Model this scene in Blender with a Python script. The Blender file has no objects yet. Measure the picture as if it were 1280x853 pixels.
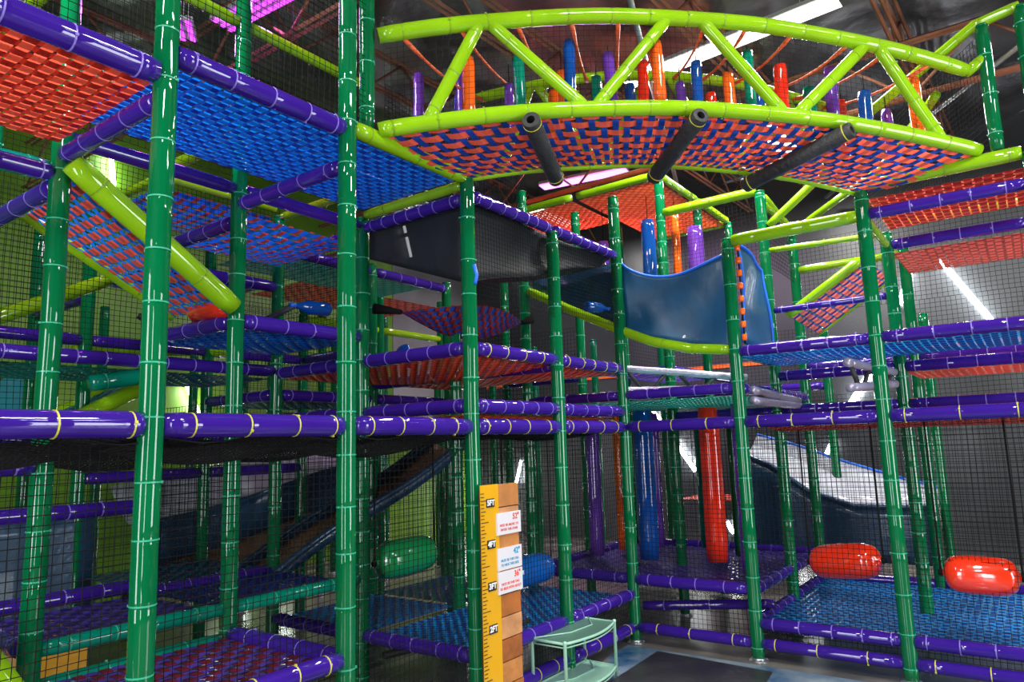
import bpy, bmesh, math, random
from mathutils import Vector, Matrix
random.seed(7)
SC = bpy.context.scene
COL = SC.collection
V3 = Vector
# ------------------------------------------------------------------ plan of the play frame
U = {5: 6.02, 4: 4.82, 3: 3.635, 2: 2.44, 1: 1.235, 0: 0.0, -1: -1.215, -2: -2.43, -3: -3.645, -4: -4.86, -5: -6.07}
def V(j): return 1.185 * j
def N(i, j, z): return V3((U[i], V(j), z))

# ------------------------------------------------------------------ materials
MATS = {}
def mat(name, col, rough=.4, metal=0., coat=0., bump=0., bscale=20., var=0., emit=None, estr=0., alpha=1., vscale=3., spec=.5):
    if name in MATS: return MATS[name]
    m = bpy.data.materials.new(name); m.use_nodes = True
    nt = m.node_tree; b = nt.nodes['Principled BSDF']
    b.inputs['Base Color'].default_value = (*col, 1)
    b.inputs['Roughness'].default_value = rough
    b.inputs['Metallic'].default_value = metal
    b.inputs['Coat Weight'].default_value = coat
    b.inputs['Coat Roughness'].default_value = .02
    b.inputs['Specular IOR Level'].default_value = spec
    b.inputs['Alpha'].default_value = alpha
    tc = nt.nodes.new('ShaderNodeTexCoord')
    if var > 0:
        n = nt.nodes.new('ShaderNodeTexNoise'); n.inputs['Scale'].default_value = vscale; n.inputs['Detail'].default_value = 5
        nt.links.new(tc.outputs['Object'], n.inputs['Vector'])
        r = nt.nodes.new('ShaderNodeValToRGB')
        r.color_ramp.elements[0].position = .3; r.color_ramp.elements[1].position = .7
        r.color_ramp.elements[0].color = (*[c * (1 - var) for c in col], 1)
        r.color_ramp.elements[1].color = (*[min(1, c * (1 + var)) for c in col], 1)
        nt.links.new(n.outputs['Fac'], r.inputs['Fac']); nt.links.new(r.outputs['Color'], b.inputs['Base Color'])
    if bump > 0:
        n2 = nt.nodes.new('ShaderNodeTexNoise'); n2.inputs['Scale'].default_value = bscale; n2.inputs['Detail'].default_value = 3
        nt.links.new(tc.outputs['Object'], n2.inputs['Vector'])
        bp = nt.nodes.new('ShaderNodeBump'); bp.inputs['Strength'].default_value = bump; bp.inputs['Distance'].default_value = .02
        nt.links.new(n2.outputs['Fac'], bp.inputs['Height']); nt.links.new(bp.outputs['Normal'], b.inputs['Normal'])
    if emit:
        b.inputs['Emission Color'].default_value = (*emit, 1); b.inputs['Emission Strength'].default_value = estr
    MATS[name] = m
    return m
def vinyl(name, col): return mat(name, col, rough=.6, coat=.95, bump=.025, bscale=6., var=.14, vscale=2., spec=.0)
GREEN = vinyl('green vinyl', (.001, .125, .04))
PURPLE = vinyl('purple vinyl', (.036, .010, .235))
LIME = vinyl('lime vinyl', (.235, .46, .007))
TEAL = vinyl('teal vinyl', (.0, .22, .14))
BLUEV = vinyl('blue vinyl', (.005, .07, .34))
REDV = vinyl('red vinyl', (.75, .03, .012))
ORANGEV = vinyl('orange vinyl', (.95, .13, .012))
BLACKF = mat('black foam', (.022, .022, .024), rough=.55, bump=.5, bscale=30, var=.4)
T_GREEN = mat('green tie', (.03, .38, .22), rough=.35)
T_LILAC = mat('lilac tie', (.22, .16, .58), rough=.35)
T_YELLOW = mat('yellow tie', (.60, .56, .06), rough=.35)
T_OLIVE = mat('olive tie', (.20, .33, .01), rough=.4)
STEEL = mat('galvanised steel', (.5, .52, .54), rough=.35, metal=.9, var=.2)
def strap(name, col):
    m = mat(name, col, rough=.5, bump=.3, bscale=60, var=.15, vscale=8); nt = m.node_tree
    if nt.nodes.get('Thin'): return m
    b = nt.nodes['Principled BSDF']; out = nt.nodes['Material Output']; t = nt.nodes.new('ShaderNodeBsdfTranslucent'); t.name = 'Thin'
    t.inputs[0].default_value = (*[min(1, c * 1.15) for c in col], 1); mx = nt.nodes.new('ShaderNodeMixShader'); mx.inputs[0].default_value = .3
    nt.links.new(b.outputs[0], mx.inputs[1]); nt.links.new(t.outputs[0], mx.inputs[2]); nt.links.new(mx.outputs[0], out.inputs[0])
    return m
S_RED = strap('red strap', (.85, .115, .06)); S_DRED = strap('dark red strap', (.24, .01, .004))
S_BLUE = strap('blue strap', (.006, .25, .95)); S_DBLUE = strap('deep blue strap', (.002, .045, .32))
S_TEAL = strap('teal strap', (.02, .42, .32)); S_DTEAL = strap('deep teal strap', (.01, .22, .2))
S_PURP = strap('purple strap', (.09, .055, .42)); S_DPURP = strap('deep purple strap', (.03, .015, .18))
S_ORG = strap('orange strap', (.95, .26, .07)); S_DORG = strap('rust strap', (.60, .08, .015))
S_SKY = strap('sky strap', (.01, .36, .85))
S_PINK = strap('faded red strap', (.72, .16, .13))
NET = mat('black net cord', (.010, .010, .011), rough=.9, spec=.1)
FABRIC = mat('dark mesh fabric', (.012, .015, .02), rough=.6, bump=.3, bscale=5, var=.3, alpha=.9, spec=.3)
TARP = mat('blue tarpaulin', (.004, .07, .17), rough=.42, coat=.08, bump=.7, bscale=3.0, var=.25)
NAVY = mat('navy padding', (.008, .045, .10), rough=.35, coat=.3, bump=.3)
TARPEDGE = mat('blue edge binding', (.01, .14, .72), rough=.4)

# ------------------------------------------------------------------ object helpers
def put(name, verts, faces, material, parent=None, origin=None, smooth=True, fmats=None):
    me = bpy.data.meshes.new(name)
    o0 = V3(origin) if origin is not None else (V3((0, 0, 0)) if parent else V3(verts[0]))
    me.from_pydata([tuple(V3(v) - o0) for v in verts], [], faces)
    ms = material if isinstance(material, (list, tuple)) else [material]
    for m in ms: me.materials.append(m)
    if fmats: me.polygons.foreach_set('material_index', fmats)
    if smooth: me.polygons.foreach_set('use_smooth', [True] * len(me.polygons))
    me.update()
    o = bpy.data.objects.new(name, me); COL.objects.link(o); o.location = o0
    if parent:
        o.parent = parent
        o.location = o0 - (parent['_o'] if False else V3(parent.location)) if parent.parent is None else o0
    return o
def empty(name, loc):
    o = bpy.data.objects.new(name, None); COL.objects.link(o); o.location = loc; o.empty_display_size = .1
    return o
def tag(o, label, cat, group=None):
    o['label'] = label; o['category'] = cat
    if group: o['group'] = group
    return o
def struct(o):
    o['kind'] = 'structure'; return o
class MB:
    def __init__(s): s.v = []; s.f = []; s.m = []
    def add(s, v, f, m=0):
        b = len(s.v); s.v += [V3(x) for x in v]; s.f += [tuple(b + i for i in q) for q in f]; s.m += [m] * len(f)
    def box(s, a, b, m=0, M=None):
        x0, y0, z0 = a; x1, y1, z1 = b
        v = [V3(p) for p in ((x0, y0, z0), (x1, y0, z0), (x1, y1, z0), (x0, y1, z0), (x0, y0, z1), (x1, y0, z1), (x1, y1, z1), (x0, y1, z1))]
        if M: v = [M @ p for p in v]
        s.add(v, [(0, 3, 2, 1), (4, 5, 6, 7), (0, 1, 5, 4), (1, 2, 6, 5), (2, 3, 7, 6), (3, 0, 4, 7)], m)
    def path(s, pts, r, k=10, m=0, cap=True):
        """swept round section; r number or list"""
        pts = [V3(p) for p in pts]; n = len(pts)
        rr = r if isinstance(r, (list, tuple)) else [r] * n
        t0 = (pts[1] - pts[0]).normalized()
        ref = V3((0, 0, 1)) if abs(t0.z) < .9 else V3((1, 0, 0))
        x = t0.cross(ref).normalized()
        b = len(s.v)
        for i, p in enumerate(pts):
            t = (pts[min(i + 1, n - 1)] - pts[max(i - 1, 0)]).normalized()
            x = (x - t * x.dot(t)).normalized(); y = t.cross(x)
            for a in range(k):
                an = 2 * math.pi * a / k
                s.v.append(p + (x * math.cos(an) + y * math.sin(an)) * rr[i])
        for i in range(n - 1):
            for a in range(k):
                c = (a + 1) % k
                s.f.append((b + i * k + a, b + i * k + c, b + (i + 1) * k + c, b + (i + 1) * k + a)); s.m.append(m)
        if cap:
            s.f.append(tuple(b + a for a in range(k))[::-1]); s.m.append(m)
            s.f.append(tuple(b + (n - 1) * k + a for a in range(k))); s.m.append(m)
    def put(s, name, material, parent=None, origin=None, smooth=True):
        return put(name, s.v, s.f, material, parent, origin, smooth, s.m)

TIE = {}
def tie_mesh(r, m):
    key = (round(r, 4), m.name)
    if key in TIE: return TIE[key]
    vs = []; fs = []; k = 18
    prof = [(-.004, r - .001), (-.0036, r + .002), (.0036, r + .002), (.004, r - .001)]
    for z, q in prof:
        for a in range(k):
            an = 2 * math.pi * a / k; vs.append((q * math.cos(an), q * math.sin(an), z))
    for j in range(3):
        for a in range(k):
            c = (a + 1) % k; fs.append((j * k + a, j * k + c, (j + 1) * k + c, (j + 1) * k + a))
    # the tie's little lock head
    b = len(vs)
    for z in (-.006, .006):
        for (x, y) in ((r, -.006), (r + .009, -.006), (r + .009, .006), (r, .006)): vs.append((x, y, z))
    fs += [(b, b + 1, b + 2, b + 3), (b + 4, b + 7, b + 6, b + 5), (b, b + 4, b + 5, b + 1), (b + 1, b + 5, b + 6, b + 2), (b + 2, b + 6, b + 7, b + 3)]
    me = bpy.data.meshes.new('tie'); me.from_pydata(vs, [], fs); me.materials.append(m); me.update()
    TIE[key] = me
    return me
def add_tie(parent, p, d, r, m):
    o = bpy.data.objects.new('tie', tie_mesh(r, m)); COL.objects.link(o); o.parent = parent
    q = V3(d).to_track_quat('Z', 'Y') @ V3((0, 0, 1)).rotation_difference(V3((0, 0, 1)))
    o.rotation_euler = (q @ Matrix.Rotation(random.uniform(0, 6.28), 3, 'Z').to_quaternion()).to_euler()
    o.location = V3(p) - V3(parent.location)
    return o
def tube(name, pts, r, m, tm=None, pitch=.3, parent=None, k=16, jitter=.02, first=None):
    """padded pipe: foam sleeve pinched at each tie"""
    pts = [V3(p) for p in pts]
    L = [0]
    for a, b in zip(pts, pts[1:]): L.append(L[-1] + (b - a).length)
    T = L[-1]
    def at_len(s):
        for i in range(len(pts) - 1):
            if s <= L[i + 1] + 1e-9:
                return pts[i].lerp(pts[i + 1], (s - L[i]) / max(1e-9, L[i + 1] - L[i])), (pts[i + 1] - pts[i]).normalized()
        return pts[-1], (pts[-1] - pts[-2]).normalized()
    ties = []
    if tm:
        s = first if first is not None else pitch * random.uniform(.3, .6)
        while s < T - .04:
            ties.append(s); s += pitch * random.uniform(.85, 1.15)
    st = sorted(set([0, T] + [T * i / max(2, int(T / .09)) for i in range(max(2, int(T / .09)) + 1)] + [t + d for t in ties for d in (-.018, 0, .018) if 0 < t + d < T] + [l for l in L]))
    s2 = [st[0]]
    for x in st[1:]:
        if x - s2[-1] > .004: s2.append(x)
    P = []; R = []
    sag = V3((random.uniform(-1, 1), random.uniform(-1, 1), random.uniform(-1, 1))) * .002
    for x in s2:
        p, d = at_len(x)
        near = any(abs(x - t) < .006 for t in ties)
        P.append(p + sag * math.sin(x * 5)); R.append(r * (.955 if near else 1 + random.uniform(-jitter, jitter) * .5))
    if len(R) > 2: R[0] *= .9; R[-1] *= .9
    mb = MB(); mb.path(P, R, k)
    if parent is None: o = mb.put(name, m, None, pts[0])
    else: o = mb.put(name, m, parent, parent.location)
    host = o if parent is None else None
    for t in ties:
        p, d = at_len(t)
        if parent is None: add_tie(o, p, d, r * .985, tm)
        else:
            q = add_tie(parent, p, d, r * .985, tm); q.parent = o
    return o

def bilin(a, b, c, d):
    a, b, c, d = map(V3, (a, b, c, d))
    def P(s, t): return a.lerp(b, s).lerp(d.lerp(c, s), t)
    return P
def weave(name, P, ls, lt, ma, mb_, pitch=.085, ratio=.8, amp=.007, parent=None, ratio2=None, skip=1):
    """two sets of webbing straps passing over and under each other"""
    na = max(2, round(lt / pitch)); nb = max(2, round(ls / pitch)); ratio2 = ratio2 or ratio
    mbx = MB()
    def nrm(s, t):
        e = .01; s = min(.98, max(.01, s)); t = min(.98, max(.01, t))
        return (P(s + e, t) - P(s, t)).cross(P(s, t + e) - P(s, t)).normalized()
    def stops(n): return [(0, 0)] + [((q + .5 + d) / n, q) for q in range(n) for d in (-.27, .27)] + [(1, n - 1)]
    for i in range(na):
        tc = (i + .5) / na; w = ratio / na / 2; vs = []
        js = random.uniform(-.06, .06) / na
        for s, q in stops(nb):
            off = nrm(s, tc) * (amp if (i + q * skip) % 2 else -amp)
            vs.append(P(s, tc - w + js) + off); vs.append(P(s, tc + w + js) + off)
        mbx.add(vs, [(2 * q, 2 * q + 1, 2 * q + 3, 2 * q + 2) for q in range(len(vs) // 2 - 1)], 0)
    for j in range(nb):
        sc = (j + .5) / nb; w = ratio2 / nb / 2; vs = []
        js = random.uniform(-.06, .06) / nb
        for t, q in stops(na):
            off = nrm(sc, t) * (-amp if (q + j * skip) % 2 else amp)
            vs.append(P(sc - w + js, t) + off); vs.append(P(sc + w + js, t) + off)
        mbx.add(vs, [(2 * q, 2 * q + 1, 2 * q + 3, 2 * q + 2) for q in range(len(vs) // 2 - 1)], 1)
    return mbx.put(name, [ma, mb_], parent, parent.location if parent else P(0, 0), smooth=False)
def net(name, P, ls, lt, pitch=.042, r=.0019, m=None, parent=None, wob=.004, seg=.3):
    na = max(2, round(lt / pitch)); nb = max(2, round(ls / pitch)); mbx = MB()
    ks = max(2, int(ls / seg)); kt = max(2, int(lt / seg))
    ph = random.uniform(0, 9)
    def Q(s, t):
        p = P(s, t)
        return p + V3((math.sin(7 * t * lt + ph + 3 * s * ls), math.sin(6 * s * ls + 5 * t * lt + ph), math.sin(5 * s * ls + ph))) * wob
    for i in range(na + 1):
        mbx.path([Q(j / ks, i / na) for j in range(ks + 1)], r, 3, cap=False)
    for j in range(nb + 1):
        mbx.path([Q(j / nb, i / kt) for i in range(kt + 1)], r, 3, cap=False)
    return mbx.put(name, m or NET, parent, parent.location if parent else P(0, 0), smooth=False)

ORD = ['first', 'second', 'third', 'fourth', 'fifth', 'sixth', 'seventh', 'eighth']
NUM = ['', 'one row', 'two rows', 'three rows', 'four rows', 'five rows', 'six rows']
R0 = .058
# ------------------------------------------------------------------ posts
def post_words(i, j):
    if j == 0 and i == 0: return 'at the inner corner of the front'
    if j == 0 and i > 0: return 'in the left front row, %s left of the inner corner' % ORD[i - 1]
    if j > 0 and i == 0: return 'in the right front row, %s right of the inner corner' % ORD[j - 1]
    if j < 0 and i > 0: return '%s behind left front row, %s left of corner' % (NUM[-j], ORD[i - 1])
    if j < 0 and i == 0: return '%s straight back from the inner corner' % NUM[-j]
    if j == 0 and i < 0: return '%s beyond the corner, in line with left front' % NUM[-i]
    if j > 0: return '%s behind the right front row, %s right of corner' % (NUM[-i], ORD[j - 1])
    return '%s back and %s beyond the corner' % (NUM[-j], NUM[-i])
def post(x, y, z0, z1, label, group=None, r=R0, m=None, tm=None, plate=True, pitch=.3, ties=True):
    o = tube('padded_post', [(x, y, z0), (x, y, z1)], r, m or GREEN, (tm or T_GREEN) if ties else None, pitch, jitter=.03)
    # cap and foot
    c = MB(); c.path([(x, y, z1 - .004), (x, y, z1 + .012), (x, y, z1 + .02)], [r * .96, r * .9, r * .5], 16)
    c.put('end_cap', m or GREEN, o, o.location)
    if plate and z0 < .05:
        f = MB(); f.path([(x, y, 0.001), (x, y, .008)], .085, 20); f.path([(x, y, .008), (x, y, .03)], r * 1.02, 16)
        for a in range(4):
            an = a * math.pi / 2 + .7; f.path([(x + .072 * math.cos(an), y + .072 * math.sin(an), .008), (x + .072 * math.cos(an), y + .072 * math.sin(an), .018)], .008, 6)
        f.put('base_plate', STEEL, o, o.location)
    return tag(o, label, 'post', group or 'green padded posts of the play frame')
P_TOP = {(4, 0): 6.1, (3, 0): 6.1, (2, 0): 4.02, (1, 0): 3.83, (0, 0): 4.5, (0, 1): 3.8, (0, 2): 4.02, (0, 3): 4.02,
         (4, -1): 6.0, (3, -1): 5.9, (2, -1): 3.92, (1, -1): 3.3, (0, -1): 4.85, (-1, -1): 4.9, (-1, 0): 5.1, (-1, 1): 4.62, (-1, 2): 3.9, (-1, 3): 3.9,
         (4, -2): 5.2, (3, -2): 4.4, (2, -2): 4.2, (1, -2): 3.95, (0, -2): 3.95, (-2, -4): 3.6, (0, -5): 3.8, (-1, -5): 3.8, (1, -5): 3.8, (2, -5): 3.8, (-3, -2): 3.6, (-3, -3): 3.6, (-1, -2): 5.0, (-2, 0): 5.1, (-2, -1): 5.0, (-2, 1): 4.4, (-2, 2): 4.0, (-2, 3): 3.4,
         (4, -3): 4.4, (3, -3): 4.3, (2, -3): 4.3, (1, -3): 3.6, (0, -3): 4.05, (-1, -3): 4.05, (-2, -2): 5.0, (-3, 0): 5.1, (-3, 1): 3.4, (-3, 2): 3.4, (-3, -1): 4.9,
         (3, -4): 4.3, (2, -4): 3.8, (1, -4): 3.6, (0, -4): 4.05, (-1, -4): 4.05, (-2, -3): 3.5}
for (i, j), z in P_TOP.items():
    far = (i <= -3 or j <= -3)
    post(U[i], V(j), 0, z, 'green padded post ' + post_words(i, j), ties=not far, pitch=.3 if j >= -1 and i >= -1 else .42)

# ------------------------------------------------------------------ padded rails between the posts
def lvl(z):
    for lim, w in ((.3, 'at floor level'), (.55, 'at shin height'), (.66, 'at knee height'), (.9, 'at thigh height'), (1.3, 'at waist height'), (1.95, 'at chest height'), (2.13, 'at head height'), (2.3, 'just over head height'),
                   (2.5, 'an arm above head'), (2.8, 'on the middle storey'), (3.2, 'over the middle storey'), (3.7, 'under the top storey'), (3.87, 'just under the top'), (4.2, 'on the top storey'), (4.7, 'over the top storey'), (9, 'highest of all')):
        if z < lim: return w
def bay_words(i, j, ax):
    if ax == 'u':
        row = 'left front row' if j == 0 else ('%s behind left front' % NUM[-j] if j < 0 else 'running back from %s right post' % ORD[j - 1])
        b = ('%s bay left' % ORD[i]) if i >= 0 else '%s bay inward' % ORD[-i - 1]
    else:
        row = ('behind %s left post' % ORD[i - 1]) if i > 0 else ('right front row' if i == 0 else '%s behind right front' % NUM[-i])
        b = ('%s bay right' % ORD[j]) if j >= 0 else '%s bay back' % ORD[-j - 1]
    return row + ', ' + b
CN = {'purple': (PURPLE, T_LILAC), 'lime': (LIME, T_OLIVE), 'teal': (TEAL, T_GREEN), 'green': (GREEN, T_GREEN)}
def rail(a, b, z, colour='purple', tm=None, r=None, pitch=.24, z2=None, label=None, ties=True, gap=.05):
    """a, b: grid nodes"""
    z2 = z if z2 is None else z2
    A = N(*a, z); B = N(*b, z2); d = (B - A).normalized()
    m, t = CN[colour]; r = r or .054
    o = tube('padded_rail', [A + d * gap, B - d * gap], r, m, (tm or t) if ties else None, pitch)
    ax = 'u' if a[1] == b[1] else 'v'
    i, j = min(a[0], b[0]), min(a[1], b[1])
    if not label: label = '%s rail %s, %s' % (colour, lvl((z + z2) / 2), bay_words(i, j, ax))
    return tag(o, label, 'rail', '%s padded rails of the play frame' % colour)
def run(nodes, z, **k):
    for a, b in zip(nodes, nodes[1:]): rail(a, b, z, **k)
A_ = [(i, 0) for i in (5, 4, 3, 2, 1, 0)]
run(A_, 2.08, tm=T_YELLOW, pitch=.29, r=.062)
run([(0, 0), (0, 1), (0, 2), (0, 3)], 2.08, tm=T_YELLOW, pitch=.33, r=.056)
run(A_[:], .15, tm=T_YELLOW, pitch=.29)
run([(0, 0), (0, 1), (0, 2), (0, 3)], .15, tm=T_YELLOW, pitch=.36, r=.05)
# lower decks' edges
run([(2, 0), (1, 0), (0, 0)], .46); run([(2, 0), (2, -1), (2, -2)], .46)
run([(4, 0), (3, 0)], .74, tm=T_YELLOW); rail((5, 0), (4, 0), .74); run([(3, 0), (3, -1)], .74); run([(4, -1), (3, -1)], .70, colour='teal', r=.05); rail((4, -1), (4, -2), .9)
run([(4, -1), (3, -1), (2, -1)], .90, colour='teal', r=.045); run([(3, -2), (2, -2)], .88)
run([(0, 0), (0, 1)], .60); run([(0, 0), (0, -1)], .60); run([(0, 1), (-1, 1), (-2, 1)], .60); run([(-2, -1), (-2, 0), (-2, 1)], .6)
run([(0, 1), (0, 2), (0, 3)], .32, r=.052); run([(0, 1), (-1, 1), (-2, 1)], .32, r=.05); run([(-2, 1), (-2, 2), (-2, 3)], .34, ties=False)
run([(0, -1), (-1, -1), (-2, -1)], .6); rail((4, -2), (3, -2), .95)
# storey of the eye level and above
run([(2, 0), (1, 0), (0, 0)], 2.235, tm=T_LILAC); run([(2, 0), (2, -1), (2, -2)], 2.235)
run([(2, 0), (1, 0), (0, 0)], 2.67, tm=T_YELLOW); run([(2, 0), (2, -1), (2, -2)], 2.67); run([(0, 0), (0, -1), (0, -2)], 2.67)
run([(1, 0), (1, -1), (1, -2)], 2.62)
run([(4, -2), (3, -2), (2, -2)], 2.69); run([(2, -2), (1, -2), (0, -2)], 2.47); run([(2, -2), (2, -3)], 2.47)
run([(0, 1), (0, 0), (0, -1)], 2.40, r=.05); run([(0, 1), (-1, 1), (-2, 1)], 2.39)
run([(3, -1), (2, -1)], 2.88, r=.056); run([(3, -1), (3, -2)], 2.88, r=.056)
run([(0, 1), (0, 2), (0, 3)], 2.73, r=.052); run([(-1, 1), (-1, 2), (-1, 3)], 2.57); run([(0, 1), (-1, 1)], 2.73)
run([(-2, 1), (-2, 2), (-2, 3)], 2.75); run([(-1, 1), (-1, 2), (-1, 3)], 2.21)
# top storey
rail((5, 0), (4, 0), 3.84, r=.066, pitch=.3); rail((4, 0), (3, 0), 3.97, r=.06); rail((3, 0), (2, 0), 4.0, colour='lime', r=.056, pitch=.4)
rail((4, 0), (4, -1), 3.73, r=.05); rail((5, -1), (4, -1), 3.62, r=.05); rail((4, -1), (4, -2), 3.56, r=.055); rail((3, 0), (3, -1), 3.74, r=.05); rail((2, 0), (2, -1), 3.955, colour='lime', r=.04)
rail((2, 0), (2, -1), 3.84, pitch=.16, r=.05); run([(2, 0), (1, 0), (0, 0)], 3.87, pitch=.16, r=.05)
run([(4, -1), (3, -1), (2, -1)], 3.86, ties=False, r=.05)
run([(2, -1), (2, -2)], 3.8); run([(3, -2), (2, -2)], 3.5); run([(3, -2), (3, -3)], 4.25, colour='lime', r=.04); run([(2, -2), (1, -2), (0, -2)], 3.88); run([(3, -1), (3, -2)], 3.62)
run([(0, 1), (0, 2)], 3.79, colour='lime', r=.058, pitch=.4); rail((0, 2), (0, 3), 4.04, colour='lime', r=.056, pitch=.4); rail((0, 2), (0, 3), 3.79, r=.05)
run([(-1, 2), (-1, 3)], 3.78); run([(0, 2), (-1, 2)], 3.78, colour='lime', r=.035)
rail((-1, 0), (-1, 1), 4.64, colour='lime', r=.055); rail((-1, 1), (-2, 1), 4.5, colour='lime', r=.045); rail((-1, 0), (-1, -1), 5.13, colour='lime', r=.05); rail((-1, -1), (-1, -2), 5.13, colour='lime', r=.05)
run([(-1, 0), (-2, 0), (-3, 0)], 5.13, colour='lime', r=.05); run([(-3, 0), (-3, -1)], 5.1, colour='lime')
run([(4, -1), (3, -1), (2, -1)], 5.18, colour='lime', r=.045); run([(4, -1), (4, -2)], 5.0, colour='lime', r=.045); run([(3, -1), (3, -2)], 4.3, colour='lime', r=.045)
run([(3, -2), (2, -2)], 4.28, colour='lime', r=.04); rail((2, -2), (2, -1), 4.2, colour='lime', r=.04)
run([(1, -3), (0, -3), (-1, -3)], 3.5, colour='lime', r=.05, ties=False); run([(0, -4), (-1, -4), (-2, -4)], 3.0, ties=False); run([(1, -4), (0, -4), (-1, -4)], 2.3, ties=False); rail((-1, 1), (-1, 2), 3.95, colour='lime', r=.03, z2=3.9)
run([(-2, 1), (-2, 2)], 3.95, colour='lime', r=.045); run([(-2, 2), (-2, 3)], 4.3, colour='lime', r=.045)
run([(-1, 1), (-1, 2)], 3.28, r=.035); run([(-3, 1), (-3, 2)], 3.0, ties=False, r=.04)
# deeper storeys seen through the nets
for z in (2.1, 3.0):
    run([(4, -3), (3, -3), (2, -3), (1, -3), (0, -3)], z, ties=False)
run([(3, -3), (3, -4)], 3.4, ties=False); run([(2, -3), (2, -4)], 2.1, ties=False); run([(1, -2), (1, -3)], 3.0, ties=False); run([(4, -2), (4, -3)], 2.9, ties=False)
run([(-1, -1), (-1, -2)], 2.75, ties=False); run([(-1, -1), (-2, -1)], 2.9, ties=False); run([(-1, 0), (-2, 0), (-3, 0)], 2.75, ties=False); run([(-2, 0), (-2, -1)], 2.4, ties=False)
run([(-3, -1), (-3, 0), (-3, 1)], 2.6, ties=False); run([(4, -1), (5, -1)], 1.9, ties=True); run([(4, -2), (3, -2)], 1.55); run([(-1, 0), (-1, 1)], 2.2, ties=False)
run([(3, -3), (2, -3), (1, -3)], 1.75, ties=False)

# ------------------------------------------------------------------ woven decks
DECKS = []
def deck(i0, i1, j0, j1, z, ma, mb_, words, pitch=.085, sag=.03, ratio=.8, ratio2=None, z2=None, amp=.0035, inset=.04):
    a = N(i0, j0, z); c = N(i1, j1, z if z2 is None else z2); zz = c.z
    x0, x1 = sorted((a.x, c.x)); y0, y1 = sorted((a.y, c.y)); x0 += inset; x1 -= inset; y0 += inset; y1 -= inset
    def P(s, t):
        return V3((x0 + (x1 - x0) * s, y0 + (y1 - y0) * t, z + (zz - z) * s - sag * 16 * s * (1 - s) * t * (1 - t)))
    o = weave('woven_deck', P, x1 - x0, y1 - y0, ma, mb_, pitch, ratio, amp, ratio2=ratio2)
    tag(o, words, 'woven deck', 'woven strap decks of the play frame'); return o
deck(4, 5, -1, 0, 3.80, S_DRED, S_RED, 'bright red woven deck overhead at the far left, above the left posts', .07, .02, .8, .76)
deck(2, 4, -1, 0, 3.99, S_DBLUE, S_BLUE, 'bright blue woven deck overhead, between the red one and the bridge', .062, .02, .8, .76)
deck(2, 3, -2, -1, 3.70, S_BLUE, S_RED, 'blue and red woven deck behind the overhead blue decks, nearer the bridge', .1, .06, .8, .42)
#deck(3, 4, -2, -1, 3.62, S_BLUE, S_RED, 'blue and red woven deck behind the overhead blue decks, farther left', .1, .06, .8, .42)
deck(2, 3, -3, -2, 4.2, S_BLUE, S_RED, 'blue and red woven deck deep behind the second overhead row, centre left', .1, .08, .8, .42)
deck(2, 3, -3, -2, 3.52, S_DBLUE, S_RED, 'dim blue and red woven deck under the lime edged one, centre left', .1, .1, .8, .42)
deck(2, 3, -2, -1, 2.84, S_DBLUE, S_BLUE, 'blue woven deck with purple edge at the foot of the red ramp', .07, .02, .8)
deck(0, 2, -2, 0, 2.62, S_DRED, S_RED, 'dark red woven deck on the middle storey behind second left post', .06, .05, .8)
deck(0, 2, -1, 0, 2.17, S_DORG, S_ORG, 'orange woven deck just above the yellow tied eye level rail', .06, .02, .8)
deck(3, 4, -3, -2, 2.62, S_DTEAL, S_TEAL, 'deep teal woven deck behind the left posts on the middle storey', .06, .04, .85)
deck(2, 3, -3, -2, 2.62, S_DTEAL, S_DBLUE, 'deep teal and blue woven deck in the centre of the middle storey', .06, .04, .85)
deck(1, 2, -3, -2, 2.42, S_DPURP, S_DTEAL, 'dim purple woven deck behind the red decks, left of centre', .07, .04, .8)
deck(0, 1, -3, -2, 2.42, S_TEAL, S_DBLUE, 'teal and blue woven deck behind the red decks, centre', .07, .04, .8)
deck(-2, 0, -1, 1, 2.33, S_TEAL, S_DTEAL, 'mint woven deck over the hanging foam columns', .06, .03, .85)
deck(-3, -1, -1, 0, 2.80, S_PURP, S_PURP, 'purple woven deck behind the corner, under the lime slide edge', .075, .02, .72)
deck(-1, 0, -2, -1, 2.80, S_PURP, S_DPURP, 'purple woven deck behind the middle storey red deck', .075, .02, .72)
deck(-1, 0, 1, 3, 2.68, S_DBLUE, S_SKY, 'blue woven deck on the right side, over head height', .06, .03, .8)
deck(-2, -1, 2, 3, 2.52, S_RED, S_PINK, 'pinkish red woven deck low behind the right blue deck', .07, .02, .7)
deck(-1, 0, 2, 3, 3.93, S_DRED, S_RED, 'dark red woven deck at top right above the purple rail', .07, .03, .82, .6)
deck(-2, -1, 2, 3, 3.70, S_PINK, S_DRED, 'faded red woven deck at top right, behind the first red one', .07, .02, .7)
deck(-3, -1, -1, 0, 5.08, S_ORG, S_DORG, 'orange woven roof deck behind the bridge, nearer and longer one', .06, .02, .86)
deck(-2, -1, -2, -1, 5.08, S_ORG, S_DORG, 'orange woven roof deck behind the bridge, left and farther back', .06, .02, .86)
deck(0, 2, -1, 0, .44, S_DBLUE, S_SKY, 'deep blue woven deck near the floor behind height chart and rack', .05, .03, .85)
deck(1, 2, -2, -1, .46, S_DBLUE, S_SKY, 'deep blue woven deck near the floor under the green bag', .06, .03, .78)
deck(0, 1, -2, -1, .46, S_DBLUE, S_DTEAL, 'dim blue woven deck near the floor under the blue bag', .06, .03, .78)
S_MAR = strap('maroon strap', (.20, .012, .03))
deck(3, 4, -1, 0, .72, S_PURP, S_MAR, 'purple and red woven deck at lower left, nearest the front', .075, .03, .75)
deck(4, 5, -1, 0, .72, S_PURP, S_MAR, 'purple and red woven deck at the bottom left picture edge', .075, .03, .75)
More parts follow.
